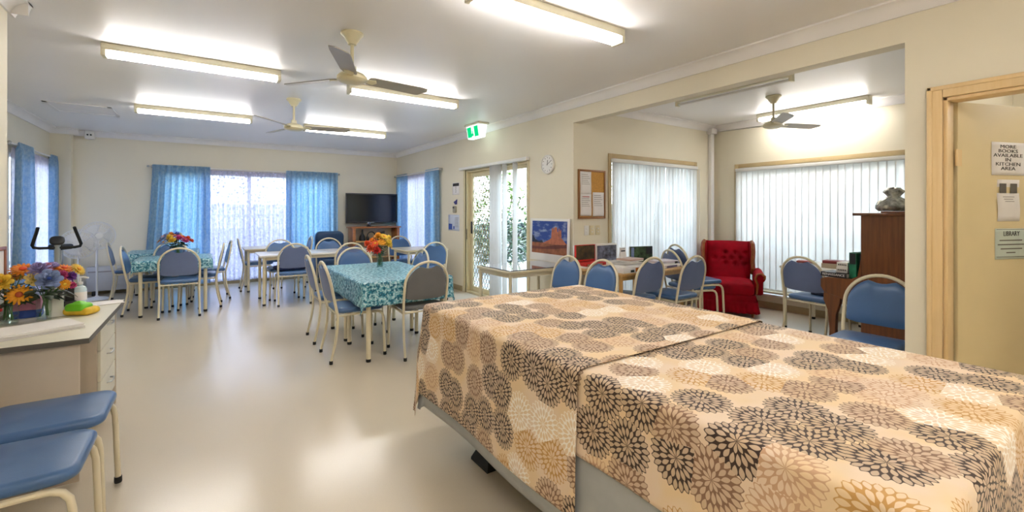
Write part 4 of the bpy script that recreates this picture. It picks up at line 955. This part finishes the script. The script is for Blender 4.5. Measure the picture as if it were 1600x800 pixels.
gamebox('wide white puzzle box with an orange picture at the front of the table', (3.62, 3.18, AZ), .30, .20, .06, -.06, M['paper'], [(.02, .008, .08, .05, M['orange']), (.085, .012, .12, .045, Gd), (-.05, .008, .0, .03, Gd)])
gamebox('flat grey puzzle box on top of the white box with an orange picture', (3.66, 3.22, AZ+.0605), .30, .20, .032, .05, pm('box_grey', '#b9b4ae', .5, .1))
gamebox('flat pinkish puzzle box, topmost of the pile at the front of the table', (3.78, 3.28, AZ+.093), .24, .18, .03, .12, pm('box_rose', '#c9a89a', .5, .1))
gamebox('puzzle box with a green village picture leaning at the back of the table', (4.28, 3.55, AZ), .30, .05, .21, -.25, Gd, [(-.15, .0, -.11, .2, M['blueflower']), (.06, .12, .15, .2, M['dgrey'])], upright=True)
gamebox('flat white puzzle box by the right end of the table', (4.30, 3.22, AZ), .30, .2, .035, .1, M['paper'], [(-.13, .006, .08, .028, pm('print_violet', '#77698f', .5, .3))])
gamebox('flat lilac puzzle box on the white box by the right end of the table', (4.29, 3.24, AZ+.0355), .28, .19, .04, -.05, pm('box_lilac', '#cfc6d2', .5, .1), [(.08, .005, .13, .03, M['dgrey'])])
t = thing('photo_card', 'small white card with a dark photo standing on the puzzle pile', 'card', (3.74, 3.33, AZ+.124), .1)
MB().box(-.05, -.002, 0, .05, .002, .115, .001, T=Matrix.Rotation(R(-10), 4, 'X')).box(-.05, .03, 0, .05, .033, .09, T=Matrix.Rotation(R(14), 4, 'X')).build('card', M['paper'], t); MB().box(-.038, -.004, .068, .038, -.003, .10, T=Matrix.Rotation(R(-10), 4, 'X')).build('photo', M['dgrey'], t)

# red wing armchair
t = thing('wing_armchair', 'red velvet buttoned wing armchair with timber edges in the alcove corner', 'armchair', (5.835, 3.37, 0), R(120))
MB().pad(rrect(-.31, -.22, .31, .36, .07), .27, .435, .05, crown=.03).build('seat_cushion', M['red'], t, ang=70)
MB().box(-.33, -.3, .10, .33, .33, .29, .03).build('seat_base', M['red'], t)
bt = [(-.10-.12*0+.125*(i-1), -0, z) for z in (.62, .76) for i in range(3)] + [(-.165+.11*i, 0, .69) for i in range(4)]
def bk(u, v):
    z = .36+.565*v; x = (u-.5)*2*(.27+.05*v); y = -.20-.16*v
    d = .05*(1-(2*u-1)**6)*(1-(2*v-1)**8) + .035*(1-((2*u-1))**2)
    for bx, _, bz in bt: d -= .042*math.exp(-(((x-bx)/.028)**2+((z-bz)/.028)**2))
    return (x, y+d+.02, z+.012*cos((u-.5)*pi)*v)
bo = MB().grid(bk, 44, 44).build('backrest', M['red'], t, ang=80)
MB().prism([(-.275, .30), (.275, .30), (.325, .92), (-.325, .92)], 0, .07, T=Matrix.Translation((0, -.155-.07, 0)) @ Matrix.Rotation(R(14.5), 4, 'X') @ Matrix.Translation((0, .0, .0)) @ Matrix.Rotation(pi/2, 4, 'X')).build('back_shell', M['red'], t)
b = MB()
for bx, _, bz in bt:
    v = (bz-.36)/.565; u = bx/(.27+.05*v)/2+.5; b.ell((bx, bk(u, v)[1]+.004, bz), (.013, .009, .013), 10, 6)
b.build('buttons', M['red'], t)['kind'] = 'stuff'
for s in (-1, 1):
    T = Matrix.Translation((s*.325, 0, 0)) @ Matrix.Rotation(R(s*-6), 4, 'Z') @ Matrix.Rotation(pi/2, 4, 'Y') @ Matrix.Rotation(pi/2, 4, 'Z')   # local x->y(front), y->z
    w_ = [(-.34, .50), (-.20, .50), (-.14, .58), (-.17, .68), (-.13, .80), (-.17, .90), (-.25, .93), (-.38, .93)]
    wg = MB().prism(w_, -.03, .03, T=T).build('wing', M['red'], t, ang=50)
    MB().tube([T @ Vector((x, y, 0)) for x, y in w_[1:7]], .024, 8).build('wing_edge', M['redwood'], wg)
    ar = MB().box(s*.36-.05, -.28, .28, s*.36+.05, .27, .50, .03).cyl((s*.37, -.27, .51), (s*.37, .29, .505), .062, n=18).build('armrest', M['red'], t, ang=50)
    MB().tube([(s*.33, .285, .30), (s*.345, .29, .42), (s*.318, .295, .50), (s*.34, .297, .55), (s*.385, .297, .562), (s*.425, .295, .53), (s*.42, .29, .49)], .014, 8).build('arm_facing', M['redwood'], ar)
    for y in (-.26, .28): MB().lathe([(.016, 0), (.022, .05), (.028, .11)], 12, (s*.29, y, 0)).build('leg', M['redwood'], t)
MB().grid(lambda u, v: ((-.345+.69*u), .335+.014*sin(u*62)*v+.02*v, .20-.145*v), 150, 4).build('skirt', M['red'], t, thick=.006, ang=80)
for s in (-1, 1): MB().grid(lambda u, v: (s*(.345+.012*sin(u*50)*v+.015*v), -.29+.63*u, .20-.145*v), 110, 4).build('skirt', M['red'], t, thick=.006, ang=80)

leg_table('small laminate table under the wide blind, behind a blue chair', 5.50, 1.97, 6.34, 2.56, .72, 'side_table', 'laminate', r=.02, inset=.05)
def book(label, loc, w, d, h, rz, col, title=None, group=None, upright=False, tcol='paper', tsize=.02):
    t = thing('book', label, 'book', loc, rz, group); cv = col if not isinstance(col, str) else pm('cover_'+col[1:], col, .4, .06)
    # lying: spine faces local -y
    b = MB().box(-w/2, -d/2, 0, w/2, d/2, .003, .001).box(-w/2, -d/2, h-.003, w/2, d/2, h, .001).box(-w/2, -d/2-.002, 0, w/2, -d/2+.002, h, .001)
    T = Matrix.Identity(4)
    b.build('cover', cv, t); MB().box(-w/2+.004, -d/2+.002, .003, w/2-.004, d/2-.004, h-.003).build('pages', M['paper'], t)
    if title: text(title, tsize, M[tcol], t, Matrix.Translation((0, -d/2-.0035, h/2)) @ Matrix.Rotation(pi/2, 4, 'X'), 'spine_lettering', 1.0)
    if upright: t.rotation_euler = (0, -pi/2, rz)
    return t
bg = 'books on the small table under the wide blind'
book('pale book lying at the left of the small table under the wide blind', (5.72, 2.38, .7205), .22, .16, .035, -1.4, '#cfc9c4', group=bg)
book('red book lying on the pale book on the small table', (5.74, 2.37, .756), .17, .13, .022, -1.3, '#a0413a', group=bg)
book('thick cream book lying near the piano on the small table', (5.78, 2.08, .7205), .24, .17, .05, -1.45, '#b9a98f', group=bg)
book('dark red book lying on the thick cream book near the piano', (5.78, 2.08, .771), .22, .15, .032, -1.5, '#8c2f33', group=bg)

# piano
t = thing('upright_piano', 'tall brown upright piano seen end on at the right of the alcove', 'piano', (4.82, 1.20, 0))   # local x along the keyboard, y towards the keys
PW = 1.42; pmat = M['piano']
prof = [(0, 0), (.36, 0), (.36, .60), (.36, .64), (.36, 1.30), (0, 1.30)]
for x in (0, PW-.03):
    T = Matrix.Translation((x, 0, 0)) @ Matrix.Rotation(pi/2, 4, 'Y') @ Matrix.Rotation(pi/2, 4, 'Z')
    sp = MB().prism([(0, .03), (.345, .03), (.345, 1.31), (0, 1.31)], 0, .03, T=T).build('side_panel', pmat, t)
    MB().prism([(.34, .50), (.36, .52), (.47, .535), (.56, .56), (.635, .60), (.66, .64), (.66, .715), (.61, .733), (.42, .735), (.37, .765), (.345, .92)], -.006, .036, T=T).build('key_cheek', pmat, sp)
    lg = MB().prism([(.345, .03), (.42, .03), (.42, .10), (.415, .12), (.345, .12)], -.004, .034, T=T).prism([(.53, .0), (.60, .0), (.595, .06), (.585, .25), (.60, .43), (.635, .52), (.63, .59), (.50, .56), (.505, .50), (.535, .40), (.54, .25), (.53, .06)], -.012, .048, T=T).prism([(.345, .03), (.60, .03), (.60, .075), (.345, .085)], -.004, .034, T=T).build('leg', pmat, t)
MB().box(-.035, -.02, 1.31, PW+.035, .40, 1.335, .006).box(-.02, -.01, 1.335, PW+.02, .20, 1.35, .004).build('top_lid', pmat, t)
MB().box(.03, .315, .80, PW-.03, .335, 1.31, .004).build('upper_panel', pmat, t); MB().box(.03, .31, .08, PW-.03, .33, .58, .004).build('lower_panel', pmat, t)
MB().box(.03, 0, .03, PW-.03, .02, 1.31).build('back_panel', M['walnut'], t)
MB().box(.03, .32, .56, PW-.03, .65, .62, .006).build('key_bed', pmat, t); MB().box(.03, .34, .70, PW-.03, .645, .725, .006).build('fallboard', pmat, t)
k_ = MB()
for i in range(52): k_.box(.08+i*.0242, .45, .62, .08+i*.0242+.0232, .64, .645, .001)
k_.build('keyboard', M['white'], t)['kind'] = 'stuff'
for i in (-1, 0, 1): MB().box(PW/2+i*.09-.02, .3, .04, PW/2+i*.09+.02, .44, .055, .005).build('pedal', pm('brass', '#b08d4a', .3, .05, metal=.9), t)
KB = .7605
bp_ = 'books on the piano'
BZ = .7415+.0
t2 = book('black book with large white spine lettering, lowest of the piano books', (4.93, 1.75, .737), .22, .19, .042, R(-98), '#1c1b20', 'RENAISSANCE', bp_, tsize=.03)
wb1 = book('white book with dark spine print lying on the black book on the piano', (4.955, 1.70, .7795), .095, .16, .05, R(-97), '#e9e4de', None, bp_)
wb2 = book('white book, upper of the two pale ones on the black book', (4.955, 1.70, .83), .09, .15, .045, R(-97), '#f0ece8', None, bp_)
for b_, hh in ((wb1, .05), (wb2, .045)):
    for k in range(5): MB().box(-.034+.015*k, -.0845 if b_ is wb1 else -.0795, hh*.36, -.024+.015*k, -.0825 if b_ is wb1 else -.0775, hh*.64).build('spine_print', M['edge'], b_)
t = thing('book', 'green and dark book standing upright against the piano body', 'book', (4.965, 1.604, .737), R(-100), bp_)
MB().box(-.03, -.10, 0, -.027, .10, .235, .001).box(.027, -.10, 0, .03, .10, .235, .001).box(-.03, -.102, 0, .03, -.098, .235, .001).build('cover', pm('cover_green', '#2f9a72', .35, .3, 9), t); MB().box(-.027, -.097, .004, .027, .095, .228).build('pages', M['paper'], t)
MB().box(-.025, -.1035, .13, .025, -.1025, .23).build('spine_picture', M['dgrey'], t)
t = thing('book', 'dark paperback leaning behind the upright green book on the piano', 'book', (4.975, 1.553, .737), R(-98), bp_)
MB().box(-.012, -.09, 0, .012, .09, .225, .002).build('cover', M['dgrey'], t); MB().box(-.009, -.088, .004, .009, .0905, .222).build('pages', M['paper'], t)
book('dark book with a pale spine mark on the blue chair before the piano', (5.24, 1.98, .4905), .20, .15, .03, R(-104), '#3a3f55', None, None)
t = thing('glass_ornament', 'grey glass ornament with a knotted top standing on the piano', 'ornament', (5.02, 1.37, 1.3515), 0)
def sack(u, v):
    a = 2*pi*u; prof_ = [(.0, 0), (.09, 0), (.115, .025), (.12, .05), (.10, .085), (.055, .115), (.04, .13), (.055, .155), (.07, .175), (.05, .20), (.0, .205)]
    f = v*(len(prof_)-1); i = min(int(f), len(prof_)-2); q = f-i; r = prof_[i][0]*(1-q)+prof_[i+1][0]*q; z = prof_[i][1]*(1-q)+prof_[i+1][1]*q
    r *= 1+.10*sin(7*a+z*30)+.05*sin(13*a); return (r*cos(a)*1.15, r*sin(a), z+.008*sin(5*a)*v)
MB().grid(sack, 56, 40).build('body', pm('smoky_glass', '#d3d4cc', .12, .3, 26, metal=.25, spec=.9), t, ang=80)

# ------------------------------------------------------------------ outside
struct(MB().box(-30, -4, -.25, 40, 45, -.12), 'ground', pm('paving', '#8f877b', .9, .2, 3), label='pale paved ground outside the windows', cat='ground')
struct(MB().box(XR+WT, YA+WT, -.12, 7.5, YB+1.5, -.02), 'veranda_floor', pm('concrete', '#c2c0c2', .85, .08, 4), label='pale concrete veranda outside the sliding door', cat='veranda floor')['kind'] = 'structure'
def shrub(label, c, rad, n, m, group='garden shrubs outside', seed=0):
    t = thing('garden_shrub', label, 'shrub', c, 0, group); rnd = random.Random(seed)
    b = MB(); st = MB()
    for k in range(6):
        a = rnd.uniform(0, 6.28); st.tube([(0, 0, -.1), (.2*rad[0]*cos(a), .2*rad[1]*sin(a), rad[2]*.7), (.6*rad[0]*cos(a), .6*rad[1]*sin(a), rad[2]*1.4)], .012, 5)
    st.build('branches', M['walnut'], t)
    for i in range(n):
        a = rnd.uniform(0, 2*pi); u = rnd.uniform(-.9, 1); r = rnd.uniform(.6, 1); q = sqrt(max(0, 1-u*u))
        leaf(b, (rad[0]*r*q*cos(a), rad[1]*r*q*sin(a), rad[2]*(1+u*r)), (cos(a)+rnd.uniform(-.7, .7), sin(a)+rnd.uniform(-.7, .7), rnd.uniform(-.2, .9)), rnd.uniform(.09, .2), .04)
    b.build('foliage', m, t, thick=0, ang=80)['kind'] = 'stuff'
g1 = pm('shrub_green', '#5e7d48', .6, .35, 5); g2 = pm('shrub_grey_green', '#6f8468', .6, .35, 5); g3 = pm('shrub_lime', '#8fae4e', .6, .3, 5)
shrub('grey green shrub seen low through the diamond mesh door', (5.6, 8.6, -.12), (.75, .8, .75), 1300, g2, seed=1)
shrub('lime green shrub seen high through the diamond mesh door', (6.6, 10.2, -.12), (.9, 1.0, 1.3), 1300, g3, seed=2)
shrub('green shrub seen through the right half of the sliding door', (7.4, 7.9, -.12), (.9, 1.0, .85), 1300, g1, seed=3)
shrub('tall pale shrub beyond the veranda post at the sliding door', (9.6, 9.6, -.12), (1.3, 1.4, 1.7), 1600, g3, seed=4)
shrub('green shrub at the far right through the sliding door', (9.3, 6.5, -.12), (.8, .8, .9), 1100, g1, seed=5)
for i, (x, y) in enumerate(((6.1, 7.25), (7.45, 9.4))):
    t = thing('veranda_post', ('white veranda post nearest the sliding door glass', 'white veranda post farther out beyond the mesh door')[i], 'post', (x, y, -.02), 0, 'veranda posts')
    MB().box(-.05, -.05, 0, .05, .05, 2.7, .006).build('post', M['white'], t); MB().box(-.08, -.08, 0, .08, .08, .03, .004).build('base_plate', M['white'], t)
t = thing('garden_fence', 'pale timber paling fence outside behind the lace curtain', 'fence', (1.0, 13.5, -.12))
b = MB()
for i in range(60): b.box(-4.5+i*.15, 0, 0, -4.5+i*.15+.13, .02, 1.65, .003)
b.build('palings', pm('fence_timber', '#8e8882', .8, .2, 8), t)
for z in (.35, 1.3): MB().box(-4.5, .02, z, 4.5, .06, z+.09).build('rail', pm('rail_timber', '#8f887f', .8, .2, 8), t)
t = thing('garden_fence', 'pale timber paling fence outside beyond the sliding door shrubs', 'fence', (12.5, 9, -.12), pi/2)
b = MB()
for i in range(70): b.box(-6+i*.17, 0, 0, -6+i*.17+.14, .02, 1.75, .003)
b.build('palings', pm('fence_timber_right', '#8a847b', .8, .2, 8), t)
for z in (.35, 1.3): MB().box(-6, .02, z, 6, .06, z+.09).build('rail', pm('rail_timber_right', '#8f887f', .8, .2, 8), t)

# ------------------------------------------------------------------ light, sky, camera
W = bpy.data.worlds.new('sky'); SC.world = W; W.use_nodes = True; nt = W.node_tree; nt.nodes.clear()
o = nt.nodes.new('ShaderNodeOutputWorld'); bgn = nt.nodes.new('ShaderNodeBackground'); tc = nt.nodes.new('ShaderNodeTexCoord'); sx = nt.nodes.new('ShaderNodeSeparateXYZ'); cr = nt.nodes.new('ShaderNodeValToRGB')
nt.links.new(tc.outputs['Generated'], sx.inputs[0]); nt.links.new(sx.outputs[2], cr.inputs[0]); nt.links.new(cr.outputs[0], bgn.inputs[0]); nt.links.new(bgn.outputs[0], o.inputs[0])
cr.color_ramp.elements[0].color = (.92, .95, 1, 1); cr.color_ramp.elements[1].color = (.45, .62, 1, 1); cr.color_ramp.elements[0].position = .02
bgn.inputs[1].default_value = 3.2
def portal(name, loc, rot, sx_, sy_):
    l = bpy.data.lights.new(name, 'AREA'); l.shape = 'RECTANGLE'; l.size = sx_; l.size_y = sy_; l.cycles.is_portal = True
    ob = bpy.data.objects.new(name, l); COL.objects.link(ob); ob.location = loc; ob.rotation_euler = rot
portal('window_daylight', ((WB[0]+WB[1])/2, YB+.13, 1.05), (-pi/2, 0, 0), 2.8, 2.0)
portal('window_daylight', (XR+.13, 8.63, 1.2), (pi/2, 0, pi/2), 1.95, 1.75)
portal('window_daylight', (XR+.13, 5.74, 1.0), (pi/2, 0, pi/2), 1.75, 2.03)
portal('window_daylight', (XL-.13, 8.84, 1.2), (pi/2, 0, -pi/2), 1.64, 1.8)
portal('window_daylight', (5.07, YA+.13, 1.12), (-pi/2, 0, 0), 1.75, 1.8)
portal('window_daylight', (XA+.13, 2.35, 1.12), (pi/2, 0, pi/2), 2.4, 1.75)
cam = bpy.data.cameras.new('camera'); co = bpy.data.objects.new('camera', cam); COL.objects.link(co); SC.camera = co
cam.sensor_width = 36; cam.lens = 700/1600*36; cam.shift_y = -(400-330.1)/1600; cam.clip_start = .02; cam.clip_end = 200
co.location = (0, 0, 1.35); co.rotation_euler = (pi/2, 0, -.598782)
vs = SC.view_settings; SC.display_settings.display_device = 'sRGB'; vs.view_transform = 'Standard'; vs.look = 'None'; vs.gamma = 1; vs.use_curve_mapping = False; vs.exposure = 1.38
cy = SC.cycles; cy.max_bounces = 8; cy.diffuse_bounces = 4; cy.glossy_bounces = 3; cy.transmission_bounces = 4; cy.transparent_max_bounces = 12
cy.use_denoising = True; cy.sample_clamp_indirect = 6; cy.caustics_reflective = False; cy.caustics_refractive = False; cy.use_adaptive_sampling = True; cy.adaptive_threshold = .02
